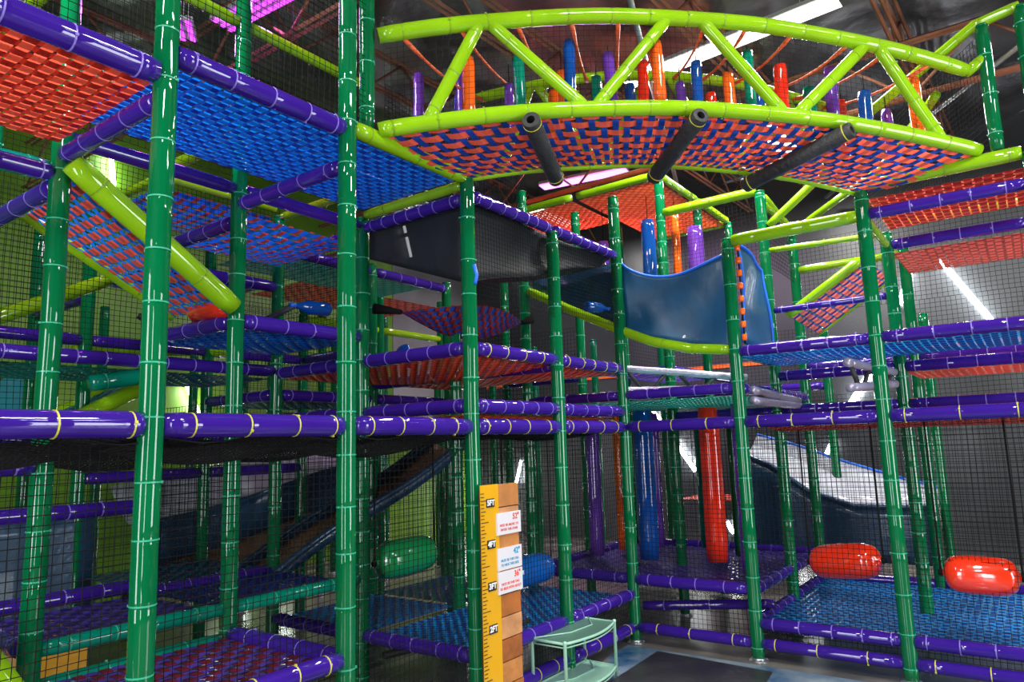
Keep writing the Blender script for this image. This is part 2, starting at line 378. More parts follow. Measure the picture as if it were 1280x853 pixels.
deck(3, 4, -2, -1, .88, S_DPURP, S_PURP, 'dim purple woven deck one row back at lower left', .07, .03, .78)
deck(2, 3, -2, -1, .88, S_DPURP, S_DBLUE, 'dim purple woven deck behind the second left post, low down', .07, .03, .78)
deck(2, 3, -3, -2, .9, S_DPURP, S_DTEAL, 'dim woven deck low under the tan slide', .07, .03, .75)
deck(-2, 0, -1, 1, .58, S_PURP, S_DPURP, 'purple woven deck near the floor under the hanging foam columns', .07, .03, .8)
deck(-2, 0, 1, 3, .31, S_DBLUE, S_SKY, 'sky blue woven deck near the floor under the two red bags', .062, .02, .72, .72)
deck(-4, -3, -1, 0, 1.05, S_RED, S_PINK, 'small red woven platform far behind the hanging foam columns', .08, .02, .7)
deck(-1, 1, -4, -3, 3.98, S_DRED, S_RED, 'small red woven deck far behind the dark fabric bag', .08, .02, .8)
deck(0, 2, -3, -2, 3.94, S_TEAL, S_DTEAL, 'teal woven deck far behind the dark fabric bag', .08, .02, .8)

# ------------------------------------------------------------------ ramps
def ramp(a, b, c, d, ma, mb_, label, r1, r2, pitch=.1, roll=None, ratio=.8, ratio2=None, cm=LIME):
    """a->b near rail (top to foot), d->c far rail"""
    a, b, c, d = map(V3, (a, b, c, d))
    e = empty('woven_ramp', a); tag(e, label, 'ramp')
    weave('webbing', bilin(a, b, c, d), (b - a).length, (d - a).length, ma, mb_, pitch, ratio, .005, e, ratio2)
    tube('side_rail', [a, b], r1, cm, T_OLIVE, .4, e); tube('side_rail', [d, c], r2, cm, T_OLIVE, .4, e)
    if roll:
        q = b.lerp(c, .08); w = b.lerp(c, .62)
        t = MB(); t.path([q, q.lerp(w, .05), q.lerp(w, .95), w], [.05, .066, .066, .05], 16); t.put('foam_roll', roll, e, e.location)
    return e
ramp((4.82, -1.05, 3.66), (3.70, -1.12, 2.96), (3.52, -2.25, 3.06), (4.70, -2.35, 3.74), S_BLUE, S_RED,
     'red and blue woven ramp with lime side rails, sloping down at upper left', .075, .045, .1, REDV, .58, .62)
ramp((-1.25, 2.12, 3.69), (-1.25, 1.36, 3.21), (-1.95, 1.50, 3.07), (-1.95, 2.30, 3.60), S_DBLUE, S_PINK,
     'narrow pink and blue woven ramp beside the right green posts', .05, .02, .085, None, .45, .7)
ramp((3.1, -3.4, 2.62), (3.85, -3.4, 2.22), (3.85, -4.3, 2.22), (3.1, -4.3, 2.62), S_TEAL, S_DBLUE,
     'teal and blue woven ramp with lime rails, behind the leftmost tall posts', .07, .05, .09)
ramp((5.22, -0.9, 1.15), (4.98, -.80, .74), (4.98, -1.6, .74), (5.25, -1.7, 1.15), S_TEAL, S_DBLUE,
     'lime edged ramp end with orange roll at the lower left edge', .06, .05, .08, ORANGEV)
# loose lime and teal rails at the left
for pts, r, m, tm, lab in (
    ([(4.75, V(-2) - .2, 2.9), (3.9, V(-2) - .2, 3.36)], .055, LIME, T_OLIVE, 'lime padded pole slanting up in front of the green wall, far left'),
    ([(4.9, V(-3), 3.25), (3.9, V(-4), 2.75)], .05, LIME, T_OLIVE, 'lime padded pole slanting down at the left picture edge'),
    ([(4.86, -1.27, 3.66), (5.6, -1.25, 3.62)], .065, TEAL, T_GREEN, 'teal padded roll at the head of the red and blue ramp'),
    ([(4.05, -2.45, 2.50), (3.58, -2.45, 2.60)], .065, TEAL, T_GREEN, 'teal padded roll above the teal ramp, left'),
    ([(-1.21, 1.25, 4.22), (-1.21, 1.85, 4.66)], .045, LIME, T_OLIVE, 'lime diagonal brace between the posts behind the right front row'),
    ([(-1.3, 1.2, 4.58), (-2.4, 1.2, 4.42)], .045, LIME, T_OLIVE, 'lime diagonal brace running away behind the right front row'),
    ([(2.2, -3.4, 3.0), (3.5, -4.2, 3.0)], .05, LIME, T_OLIVE, 'lime padded rail deep in the left middle storey')):
    tag(tube('padded_pole', pts, r, m, tm, .35), lab, 'padded pole')
# long level bars of the floor zone
tag(tube('padded_bar', [(-.1, .05, .33), (-.35, 1.25, .42)], .045, PURPLE, T_LILAC, .5), 'dark purple bar low behind the floor rail, right of the corner post', 'bar')
tag(tube('padded_bar', [(2.3, -1.1, .28), (1.3, -.35, .42)], .03, BLACKF, None, .4), 'black bar under the low deep blue deck', 'bar')

# ------------------------------------------------------------------ arched bridge
e = empty('arched_bridge', (1.72, 1.6, 4.0)); tag(e, 'arched lime truss bridge with red and blue woven floor, crossing the top', 'bridge')
nA, nB = V3((3.44, 0, 0)), V3((0, 3.27, 0)); fA, fB = V3((2.44, 0, 0)), V3((0, 2.34, 0))
def zl(s): return 4.03 + (.08 * s) + .26 * (1 - (2 * s - 1) ** 2)
def zu(s): return 4.71 + .07 * s + .30 * (1 - (2 * s - 1) ** 2)
def zf(s): return 4.0 + .18 * (1 - (2 * s - 1) ** 2)
def arc(A, B, zf_, s0=0., s1=1., n=24):
    return [A.lerp(B, s0 + (s1 - s0) * i / n) + V3((0, 0, zf_(s0 + (s1 - s0) * i / n))) for i in range(n + 1)]
tube('lower_chord', arc(nA, nB, zl, .012, .99), .056, LIME, T_OLIVE, .31, e)
tube('upper_chord', arc(nA, nB, zu, .012, .985), .056, LIME, T_OLIVE, .31, e)
tube('lower_chord', arc(fA, fB, zf, .0, 1.), .034, LIME, T_OLIVE, .31, e)
def zfu(s): return zu(s) - .08
tube('upper_chord', arc(fA, fB, zfu, .02, .98), .042, LIME, T_OLIVE, .31, e)
def br(A, B, s0, z0, s1, z1, r):
    p = A.lerp(B, s0) + V3((0, 0, z0)); q = A.lerp(B, s1) + V3((0, 0, z1))
    tube('brace', [p, q], r, LIME, T_OLIVE, .3, e)
for s0, s1 in ((.08, .16), (.318, .172), (.33, .457), (.645, .51), (.66, .804), (.925, .821)):
    br(nA, nB, s0, zl(s0), s1, zu(s1), .046)
    br(fA, fB, s0, zf(s0), s1, zfu(s1), .036)
def bridge_floor(s, t):
    n = nA.lerp(nB, s) + V3((0, 0, zl(s) - .02)); f = fA.lerp(fB, s) + V3((0, 0, zf(s) - .01)); p = n.lerp(f, t)
    p.z -= .05 * 4 * t * (1 - t); return p
weave('webbing', bridge_floor, 3.9, .66, S_RED, S_DBLUE, .076, .66, .005, e, .55)
for s in (.236, .489, .735):
    p = nA.lerp(nB, s) + V3((0, 0, zl(s) - .115)); q = fA.lerp(fB, s * .98 - .02) + V3((0, 0, zf(s) - .10))
    d = (q - p).normalized(); p2 = p - d * .10; q2 = q + d * .03
    mb = MB(); mb.path([p2, p2 + d * .01, q2 - d * .01, q2], [.058, .064, .064, .058], 20, cap=False)
    mb.path([p2, p2 + d * .12], .030, 14, cap=False)
    # annular end face
    k = 20; x = d.cross(V3((0, 0, 1))).normalized(); y = d.cross(x); vs = []; fs = []
    for rr in (.058, .030):
        for a in range(k): vs.append(p2 + (x * math.cos(6.28318 * a / k) + y * math.sin(6.28318 * a / k)) * rr)
    for a in range(k): fs.append((a, (a + 1) % k, k + (a + 1) % k, k + a))
    mb.add(vs, fs)
    o = mb.put('crossbar', BLACKF, e, e.location)
    for w in (p2 + d * .05, q2 - d * .06):
        add_tie(e, w, d, .064, T_YELLOW).parent = o
def side(s0, s1):
    def P(s, t):
        q = s0 + (s1 - s0) * s; return fA.lerp(fB, q) + V3((0, 0, zf(q) + (zfu(q) - zf(q)) * t))
    return P
net('side_net', side(.02, .98), 3.3, .75, .045, .0015, None, e)
def side2(s, t): q = .02 + .96 * s; return nA.lerp(nB, q) + V3((-.03, -.03, zl(q) + (zu(q) - zl(q)) * t))
net('side_net', side2, 4.6, .75, .045, .0013, None, e)
nrm = V3((3.27, 3.44, 0)).normalized()
for (s, lab) in ((.0, 'green padded post standing at the left end of the arched bridge'),):
    post(3.44, -.03, 4.06, 6.1, lab, plate=False, r=.052)
post(0, 3.36, 4.1, 5.14, 'green padded post at right end of the arched bridge, nearer one', plate=False, r=.05)
post(0, 3.62, 4.1, 5.20, 'green padded post at right end of the arched bridge, outer one', plate=False, r=.05)
tag(tube('padded_rail', [(-.12, 2.40, 4.68), (0, 3.32, 5.17), (0, 3.62, 5.22)], .042, LIME, T_OLIVE, .2), 'bent lime rail on top of the two right bridge posts', 'rail')
tag(tube('padded_rail', [(0.05, 3.22, 4.77), (.0, 3.36, 4.88)], .045, LIME, T_OLIVE, .2), 'short lime stub joining bridge top rail to the nearer right post', 'rail')
tag(tube('padded_rail', [(0.0, 3.62, 4.82), (-.3, 4.3, 4.9)], .05, LIME, T_OLIVE, .3), 'lime rail leaving the outer right bridge post', 'rail')
tag(tube('padded_rail', [(-.05, 3.0, 4.7), (-1.15, 2.4, 4.55), (-2.3, 1.4, 4.5)], .04, LIME, T_OLIVE, .3), 'lime rail behind the right end of the arched bridge', 'rail')
tag(tube('padded_pole', [(3.36, -.12, 4.1), (3.36, -.12, 6.1)], .03, LIME, T_OLIVE, .3), 'thin lime pole beside the post at left bridge end', 'padded pole')

# hanging foam noodles and the cross straps that carry them
NOO = [('purple', 0.074, 0.45, 4.71, 4.38, 0.039), ('orange', 0.146, 0.2, 4.72, 4.28, 0.046), ('purple', 0.144, 0.5, 4.88, 4.43, 0.043), ('blue', 0.14, 0.6, 4.65, 4.48, 0.031), ('purple', 0.221, 0.5, 4.7, 4.48, 0.037), ('teal', 0.226, 0.25, 4.78, 4.37, 0.042), ('orange', 0.3, 0.55, 4.69, 4.54, 0.048), ('orange', 0.301, 0.35, 4.75, 4.44, 0.037), ('blue', 0.307, 0.2, 4.91, 4.37, 0.042), ('teal', 0.37, 0.5, 4.81, 4.54, 0.041), ('purple', 0.378, 0.3, 4.9, 4.47, 0.043), ('blue', 0.432, 0.55, 4.79, 4.61, 0.042), ('red', 0.441, 0.35, 4.88, 4.51, 0.041), ('orange', 0.444, 0.12, 4.91, 4.44, 0.045), ('purple', 0.519, 0.5, 4.81, 4.61, 0.039), ('blue', 0.525, 0.25, 4.85, 4.48, 0.041), ('red', 0.58, 0.55, 4.76, 4.65, 0.043), ('orange', 0.597, 0.4, 4.86, 4.58, 0.045), ('teal', 0.612, 0.2, 4.94, 4.47, 0.041), ('blue', 0.665, 0.5, 4.77, 4.63, 0.04), ('red', 0.676, 0.25, 4.87, 4.49, 0.051), ('teal', 0.763, 0.5, 4.84, 4.6, 0.051), ('purple', 0.777, 0.3, 4.91, 4.49, 0.049), ('red', 0.824, 0.5, 4.74, 4.57, 0.037), ('blue', 0.839, 0.3, 4.72, 4.43, 0.053), ('purple', 0.913, 0.5, 4.68, 4.5, 0.045), ('orange', 0.918, 0.2, 4.81, 4.33, 0.053)]
NCOL = {'purple': vinyl('plum vinyl', (.13, .04, .36)), 'orange': ORANGEV, 'blue': BLUEV, 'teal': TEAL, 'red': REDV}
def foam_column(x, y, z0, z1, r, m, name='foam_column', tilt=(0, 0)):
    e = empty(name, (x, y, z0))
    mb = MB(); k = 20; n = 10; P = []
    vs = []; fs = []
    for i in range(n + 1):
        f = i / n; z = z0 + (z1 - z0) * f
        q = r * (.93 if i in (0,) else .9 if i == n else 1)
        for a in range(k):
            an = 2 * math.pi * a / k; rr = q * (1 + .045 * math.cos(6 * an))
            vs.append((x + tilt[0] * (1 - f) + rr * math.cos(an), y + tilt[1] * (1 - f) + rr * math.sin(an), z))
    for i in range(n):
        for a in range(k):
            c = (a + 1) % k; fs.append((i * k + a, i * k + c, (i + 1) * k + c, (i + 1) * k + a))
    fs.append(tuple(range(k))[::-1]); fs.append(tuple(n * k + a for a in range(k)))
    mb.add(vs, fs); mb.put('sleeve', m, e, e.location)
    return e
cnt = {}
tot = {}
for c, *_ in NOO: tot[c] = tot.get(c, 0) + 1
for c, s, off, zt, zb, r in sorted(NOO, key=lambda q: q[1]):
    cnt[c] = cnt.get(c, 0) + 1
    p = nA.lerp(nB, s) - nrm * off
    deckz = zl(s) * (1 - off / .69) + zf(s) * off / .69
    if (c, s) not in (('orange', .444), ('orange', .918)): zb = deckz + .1
    o = foam_column(p.x, p.y, zb, zt, r, NCOL[c], 'foam_noodle', (random.uniform(-.03, .03), random.uniform(-.03, .03)))
    tag(o, '%s foam noodle hanging inside the arched bridge, %s %s one from the left' % (c, ORD[cnt[c] - 1], c), 'foam noodle', 'foam noodles hanging in the arched bridge')
    cd = MB(); top = zu(s) - .04 - off * .05
    cd.path([(p.x, p.y, zt - .01), (p.x, p.y, top)], .004, 6); cd.put('cord', NET, o, o.location)
for k_, s in enumerate((.045, .13, .215, .30, .375, .44, .52, .59, .67, .77, .84, .92)):
    a = nA.lerp(nB, s) + V3((0, 0, zu(s) - .03)); b = fA.lerp(fB, s) + V3((0, 0, zfu(s) - .03)); mb = MB()
    pts = [a.lerp(b, t / 8) - V3((0, 0, .06 * (1 - (t / 4 - 1) ** 2))) for t in range(9)]
    mb.path(pts, [.017 if i in (0, 1, 7, 8) else .010 for i in range(9)], 6)
    tag(mb.put('cross_strap', mat('orange webbing', (.8, .12, .03), rough=.5, bump=.4), None, a), 'orange strap slung across the top of the arched bridge, %s from the left' % (ORD + ['ninth', 'tenth', 'eleventh', 'twelfth'])[k_], 'strap', 'orange straps across the arched bridge')

# big hanging foam columns in the lower corner bay
for c, x, y, r, zt, lab in (
    (REDV, -1.15, .44, .112, 2.28, 'thick red foam column hanging right of the blue one, lower storey'),
    (TEAL, -2.05, -.02, .075, 2.28, 'teal foam column just left of the thick red column'),
    (BLUEV, -.96, -.27, .108, 2.28, 'thick blue foam column hanging beside the inner corner post'),
    (NCOL['purple'], -1.85, -.55, .06, 2.28, 'dark purple foam column just right of the thick blue column'),
    (ORANGEV, -1.45, -.84, .07, 2.28, 'orange foam column just left of the inner corner post'),
    (NCOL['purple'], -.95, -.93, .085, 2.28, 'dark plum foam column left of the orange column'),
    (GREEN, -1.6, .55, .07, 2.28, 'green foam column behind the first right front post'),
    (NCOL['purple'], -.6, .95, .06, 2.28, 'dark plum foam column right of the first right front post'),
    (BLUEV, -1.9, .12, .055, 2.28, 'slim blue foam column hidden behind the thick red column')):
    o = foam_column(x, y, .63, zt, r, c); tag(o, lab, 'foam column', 'foam columns in the lower corner bay')
for c, x, y, z0, z1, r, lab in (
    (BLUEV, -1.6, -.35, 3.9, 4.72, .085, 'blue foam column under the orange roof deck'),
    (NCOL['purple'], -1.7, -1.05, 3.9, 4.6, .07, 'purple foam column under the orange roof deck'),
    (ORANGEV, -1.45, .08, 3.6, 4.7, .05, 'orange foam column behind the tall green post under orange roof'),
    (NCOL['purple'], -1.9, .15, 3.6, 4.6, .10, 'thick dark purple column right of the orange roof post')):
    o = foam_column(x, y, z0, z1, r, c); tag(o, lab, 'foam column')
    cd = MB(); cd.path([(x, y, z1 - .01), (x, y, 5.05)], .005, 6); cd.put('cord', NET, o, o.location)

# ------------------------------------------------------------------ punch bags
def bag(c, L, r, ang, m, label, tilt=0.0, rope_top=2.1):
    c = V3(c); e = empty('punch_bag', c - V3((0, 0, r)))
    d = V3((math.cos(ang) * math.cos(tilt), math.sin(ang) * math.cos(tilt), math.sin(tilt)))
    prof = [(-.56, .10), (-.54, .16), (-.52, .16), (-.505, .3), (-.47, .62), (-.42, .83), (-.33, .95), (-.18, 1), (0, 1.01), (.18, 1), (.33, .95), (.42, .83), (.47, .62), (.505, .3), (.52, .16), (.54, .16), (.56, .10)]
    # resample smooth
    mb = MB(); mb.path([c + d * (L * a) for a, b in prof], [r * b for a, b in prof], 28)
    o = mb.put('bag_body', m, e, e.location)
    for s in (-1, 1):
        p = c + d * (L * .55 * s); rp = MB()
        rp.path([p - V3((0, 0, .0)), p + V3((0, 0, .05)), V3((p.x, p.y, rope_top))], [.012, .008, .007], 6)
        rp.put('rope', NET, e, e.location)
        kn = MB(); kn.path([p - d * .02, p, p + d * .02], [.02, .03, .02], 10); kn.put('knot', NET, e, e.location)
    return tag(e, label, 'punch bag', 'inflated punch bags hanging low')
BAGG = mat('green bag vinyl', (.005, .26, .07), rough=.18, coat=.8, bump=.2, bscale=5)
BAGB = mat('blue bag vinyl', (.005, .12, .5), rough=.18, coat=.8, bump=.2, bscale=5)
BAGR = mat('red bag vinyl', (.85, .035, .008), rough=.15, coat=1., bump=.25, bscale=6)
bag((1.93, -1.20, 1.00), .62, .16, math.radians(176), BAGG, 'green inflated punch bag hanging left of the height chart', .04)
bag((.55, -.86, .70), .62, .15, math.radians(172), BAGB, 'blue inflated punch bag hanging behind the height chart')
bag((-.3, 1.90, .85), .60, .15, math.radians(75), BAGR, 'red inflated punch bag at right, left of the right post', .12)
bag((-.12, 2.90, .84), .48, .145, math.radians(97), BAGR, 'red inflated punch bag nearest the right picture edge', -.03)

# ------------------------------------------------------------------ fabric and tarpaulin
def sheet(name, P, n, m_, material, parent=None, thick=.004):
    vs = []; fs = []
    for side_ in (0, 1):
        for i in range(n + 1):
            for j in range(m_ + 1):
                p = P(i / n, j / m_)
                if side_:
                    e1 = P(min(1, i / n + .01), j / m_) - P(max(0, i / n - .01), j / m_); e2 = P(i / n, min(1, j / m_ + .01)) - P(i / n, max(0, j / m_ - .01))
                    p = p + e1.cross(e2).normalized() * thick
                vs.append(p)
    K = (n + 1) * (m_ + 1); w = m_ + 1
    for i in range(n):
        for j in range(m_):
            a = i * w + j; fs.append((a, a + 1, a + w + 1, a + w)); fs.append((K + a, K + a + w, K + a + w + 1, K + a + 1))
    rim = [i * w for i in range(n + 1)] + [n * w + j for j in range(1, m_ + 1)] + [i * w + m_ for i in range(n - 1, -1, -1)] + [j for j in range(m_ - 1, 0, -1)]
    for a, b in zip(rim, rim[1:] + rim[:1]): fs.append((a, b, K + b, K + a))
    return put(name, vs, fs, material, parent, parent.location if parent else P(0, 0))
e = empty('fabric_bag', (1.2, -.6, 3.1)); tag(e, 'big dark mesh fabric bag slung under purple rails in the centre', 'fabric bag')
def zb_front(s):   # s: 0 at second post, 1 at corner post
    return 3.18 + .60 * s + .012 * math.sin(12 * s)
sheet('front_panel', lambda s, t: V3((2.40 - 2.36 * s, -.06 + .02 * math.sin(8 * s + 3 * t) - .25 * math.sin(math.pi * t) * .2, 3.84 + (zb_front(s) - 3.84) * t)), 24, 8, FABRIC, e)
sheet('side_panel', lambda s, t: V3((2.40 + .02 * math.sin(7 * s), -.06 - 1.06 * s, 3.82 + (3.18 + .38 * s - 3.82) * t)), 14, 8, FABRIC, e)
sheet('bottom_panel', lambda s, t: V3((2.40 - 2.36 * s, -.06 - 1.06 * t, zb_front(s) * (1 - t) + (3.56 + .2 * s) * t - .10 * math.sin(math.pi * s) * math.sin(math.pi * t))), 20, 10, FABRIC, e)
# the blue tarpaulin of the slide box
e = empty('tarpaulin_screen', (0, .6, 3.0)); tag(e, 'deep blue tarpaulin screen with sagging top, between corner and next right post', 'tarpaulin')
def tp(s, t):
    zt = 3.76 - .10 * s - .38 * math.sin(math.pi * min(1, s ** .8)) * .45 + .02; zb = 3.06 - .30 * s
    return V3((-.03 - .05 * math.sin(3.1 * t) * math.sin(3.1 * s) + .015 * math.sin(9 * s + 6 * t), .05 + 1.09 * s, zt + (zb - zt) * t))
sheet('tarpaulin', tp, 26, 18, TARP, e)
mb = MB(); mb.path([tp(i / 20, 0) for i in range(21)], .014, 8); mb.put('edge_binding', TARPEDGE, e, e.location)
tag(tube('padded_rail', [(0.0, -1.12, 3.66), (-.01, -.6, 3.38), (-.03, .04, 3.06), (-.03, .35, 2.92), (-.03, .75, 2.81), (-.03, 1.14, 2.76)], .05, LIME, T_OLIVE, .33), 'curved lime slide edge under the blue tarpaulin', 'rail')
o = sheet('tarpaulin_screen', lambda s, t: V3((-.10 + .03 * math.sin(7 * s + 3 * t), -.02 - 1.1 * s, 3.82 + (3.10 + .56 * s - 3.82) * t)), 16, 8, NAVY); tag(o, 'dark tarpaulin above the lime slide edge, behind the fabric bag', 'tarpaulin')
e = empty('tarpaulin_screen', (-.3, 1.3, 3.0)); tag(e, 'dark blue tarpaulin with bright blue edge right of the first right post', 'tarpaulin')
def tq(s, t): return V3((-.12 - .75 * s, 1.24 + .02 * s + .03 * math.sin(5 * s + 4 * t), 3.78 - .12 * s + (2.84 - 3.78 + .02 * s) * t))
sheet('tarpaulin', tq, 12, 12, TARP, e)
mb = MB(); mb.path([tq(0, t / 10) for t in range(11)][::-1] + [tq(s / 8, 0) for s in range(1, 9)] + [tq(1, t / 10) for t in range(1, 11)], .017, 8); mb.put('edge_binding', TARPEDGE, e, e.location)
# beaded climbing rope
def beads(x, y, z0, z1, n, m, label):
    e = empty('beaded_rope', (x, y, z0)); r = MB(); r.path([(x, y, z0), (x, y, z1)], .008, 6, cap=True); r.put('rope', NET, e, e.location)
    for i in range(n):
        z = z0 + (z1 - z0) * (i + .5) / n; b = MB(); b.path([(x, y, z - .03), (x, y, z - .024), (x, y, z + .024), (x, y, z + .03)], [.016, .024, .024, .016], 12); b.put('bead', m, e, e.location)
    return tag(e, label, 'rope')
beads(-.03, 1.27, 2.8, 3.78, 8, ORANGEV, 'rope with orange beads hanging beside the first right front post')
beads(-1.15, 2.15, 2.75, 3.6, 7, REDV, 'rope with red beads beside the narrow pink and blue ramp')
beads(2.9, -2.42, 1.0, 1.6, 6, mat('dull red vinyl', (.25, .01, .008)), 'rope with red beads in the dim left lower storey')

# slides
def slide(A, B, w, label, mfloor, mside, h=.22):
    A = V3(A); B = V3(B); e = empty('slide', B); tag(e, label, 'slide')
    d = (B - A); side_ = V3((-d.y, d.x, 0)).normalized() * w
    def f(s, t):
        p = A.lerp(B, s) + side_ * t; p.z -= .10 * math.sin(math.pi * t) + .05 * math.sin(2 * math.pi * s); return p
    sheet('slide_bed', f, 20, 8, mfloor, e, .02)
    for t0 in (0, 1):
        def g(s, t, t0=t0):
            p = f(s, t0); p.z += h * t; return p
        sheet('side_wall', g, 20, 2, mside, e, .03)
        mb = MB(); mb.path([g(i / 20, 1) for i in range(21)], .03, 10); mb.put('hand_rail', mside, e, e.location)
    return e
TAN = mat('tan slide underside', (.23, .125, .06), rough=.5, bump=.3, var=.15)
GREYB = mat('pale grey slide bed', (.42, .45, .5), rough=.25, coat=.5, var=.15)
slide((0.1, -2.5, 1.98), (2.5, -3.05, .62), .75, 'tan bottomed slide with navy sides, behind the second left post', TAN, NAVY, .12)
e = empty('slide', (1.5, -3.9, .8)); tag(e, 'pale grey slide with navy side and tan underside, deep in lower left', 'slide')
def zs_(u): return 1.76 - .175 * u + .03 * math.sin(2.2 * u)
sheet('slide_bed', lambda s, t: V3((.1 + 2.9 * s, -3.66 - .66 * t, zs_(.1 + 2.9 * s) + .42 * t ** 2 - .02)), 20, 8, GREYB, e, .02)
sheet('side_wall', lambda s, t: V3((.1 + 2.9 * s, -3.64, zs_(.1 + 2.9 * s) + .03 - .40 * t)), 20, 3, NAVY, e, .03)
sheet('underside', lambda s, t: V3((.1 + 2.9 * s, -3.70 - .35 * t, zs_(.1 + 2.9 * s) - .36 - .34 * t)), 20, 3, TAN, e, .02)
mb = MB(); mb.path([(.1 + .145 * k, -3.63, zs_(.1 + .145 * k) + .04) for k in range(21)], .03, 10); mb.put('hand_rail', NAVY, e, e.location)
e = empty('slide', (-3.2, 1.4, .6)); tag(e, 'pale bedded slide with blue edges and navy side, low behind the right side', 'slide')
NE = [(.15, 1.72), (.55, 1.55), (1.0, 1.22), (1.5, 1.06), (2.35, 1.06)]; FE = [(.1, 1.95), (.6, 1.80), (1.25, 1.55), (1.85, 1.35), (2.3, 1.22)]
def crv(T, s):
    q = s * (len(T) - 1); k = min(len(T) - 2, int(q)); f = q - k; f = f * f * (3 - 2 * f) * .5 + f * .5; return (T[k][0] * (1 - f) + T[k + 1][0] * f, T[k][1] * (1 - f) + T[k + 1][1] * f)
def bed(s, t):
    a = crv(NE, s); b = crv(FE, s); return V3((-2.93 - .97 * t, a[0] + (b[0] - a[0]) * t, a[1] + (b[1] - a[1]) * t - .10 * math.sin(math.pi * t)))
sheet('slide_bed', bed, 20, 8, GREYB, e, .02)
sheet('side_wall', lambda s, t: V3((-2.92, crv(NE, s)[0], crv(NE, s)[1] + .02 + (.42 - crv(NE, s)[1]) * t * 1.0)), 20, 6, NAVY, e, .03)
for T_, u_0 in ((NE, -2.92), (FE, -3.9)):
    mb = MB(); mb.path([(u_0, crv(T_, k / 20)[0], crv(T_, k / 20)[1] + .03) for k in range(21)], .02 if T_ is FE else .03, 10); mb.put('hand_rail', TARPEDGE if T_ is FE else NAVY, e, e.location)
for P_, lab in ((lambda s, t: V3((5.2 - 1.7 * s, V(-3) + .05, 1.45 * (1 - t) + .4 * t)), 'dark teal tarpaulin wall in the dim lower left'),):
    o = sheet('tarpaulin_skirt', P_, 12, 8, NAVY); tag(o, lab, 'tarpaulin')

# woven hammock, black ropes and blue cones
e = empty('hammock', (.9, -1.2, 3.05)); tag(e, 'sagging red, blue and teal hammock net in the centre, under the dark bag', 'hammock')
def hm(s, t):
    a = V3((1.95, -1.2, 3.17)); b = V3((.15, -1.15, 3.28)); p = a.lerp(b, s); w = .5 * math.sin(math.pi * s) ** .8 + .02
    p += V3((.1, -.6, .0)) * ((t - .5) * 2 * w * .7); p.z -= .22 * math.sin(math.pi * s) * (1 - (2 * t - 1) ** 2) * 1. - .10 * abs(2 * t - 1) * math.sin(math.pi * s); return p
weave('webbing', hm, 1.9, .8, S_DBLUE, S_DRED, .06, .85, .006, e, .8)
for a, b, r0_, r1_ in (((2.2, -1.3, 3.18), (1.95, -1.2, 3.17), .05, .02), ((.15, -1.15, 3.28), (-.0, -1.1, 3.33), .02, .05)):
    mb = MB(); mb.path([a, b], [r0_, r1_], 10); mb.put('end_rope', NET, e, e.location)
def cone(a, b, r, label):
    a = V3(a); b = V3(b); mb = MB(); d = (b - a)
    mb.path([a, a + d * .03, a + d * .6, a + d * .85, a + d * .95, b], [r * .9, r, r, r * .5, r * .3, r * .15], 16)
    o = mb.put('foam_cone', BLUEV, None, a); tag(o, label, 'foam cone', 'blue foam cones at the hammock ropes')
    t = MB(); t.path([b - d * .02, b + d * .12], [.02, .02], 8); t.put('rope_end', TARPEDGE, o, o.location)
cone((.32, -.2, 3.31), (.06, -.1, 3.31), .055, 'blue foam cone beside the inner corner post, under the fabric bag')
cone((2.55, -1.5, 3.15), (2.9, -1.5, 3.14), .06, 'blue foam cone left of the second left post row')
cone((1.25, -1.9, 2.98), (1.05, -1.9, 2.75), .07, 'blue foam cone pointing down under the hammock')
mb = MB(); mb.path([(2.45, .0 + .06, 3.30), (2.42, .062, 3.22), (2.44, .06, 3.15)], .016, 8); tag(mb.put('rope_loop', TARPEDGE), 'blue rope loop tied on the second left front post', 'rope')
for a, b, lab in (((3.45, -2.75, 2.95), (2.9, -1.5, 3.14), 'black rope tube leading left from the blue cone'), ((3.4, -3.1, 3.2), (2.5, -2.7, 3.05), 'black rope tube deep in the left middle storey')):
    a = V3(a); b = V3(b); mb = MB(); mb.path([a.lerp(b, t / 10) - V3((0, 0, .12 * math.sin(math.pi * t / 10))) for t in range(11)], .028, 8); tag(mb.put('rope_tube', BLACKF), lab, 'rope')

# grey ladder trusses
GREYP = mat('grey padded foil', (.42, .40, .52), rough=.25, metal=.4, bump=.6, bscale=14, var=.3)
def ladder(A, B, h, n, label):
    A = V3(A); B = V3(B); e = empty('ladder_truss', A); tag(e, label, 'ladder truss')
    for dz in (0, -h):
        mb = MB(); mb.path([A.lerp(B, i / 8) + V3((0, 0, dz * (1 - .5 * i / 8 * (1 if dz else 0)))) for i in range(9)], .04, 12); mb.put('chord', GREYP, e, e.location)
    for i in range(n):
        s0 = (i + .2) / n; s1 = (i + .8) / n
        if i % 2: s0, s1 = s1, s0
        p = A.lerp(B, s0); q = A.lerp(B, s1) + V3((0, 0, -h * (1 - .5 * s1))); mb = MB(); mb.path([p, q], .022, 8); mb.put('strut', BLACKF, e, e.location)
ladder((-.35, -.2, 2.72), (-1.6, .75, 2.62), .24, 5, 'grey truss ladder with black struts beyond the inner corner')
ladder((-.05, 2.12, 2.55), (-.9, 2.35, 2.5), .22, 4, 'grey truss ladder right of the second right front post')
ladder((-.2, 1.25, 2.38), (-1.2, 1.4, 2.30), .1, 3, 'grey padded truss right of the first right front post')

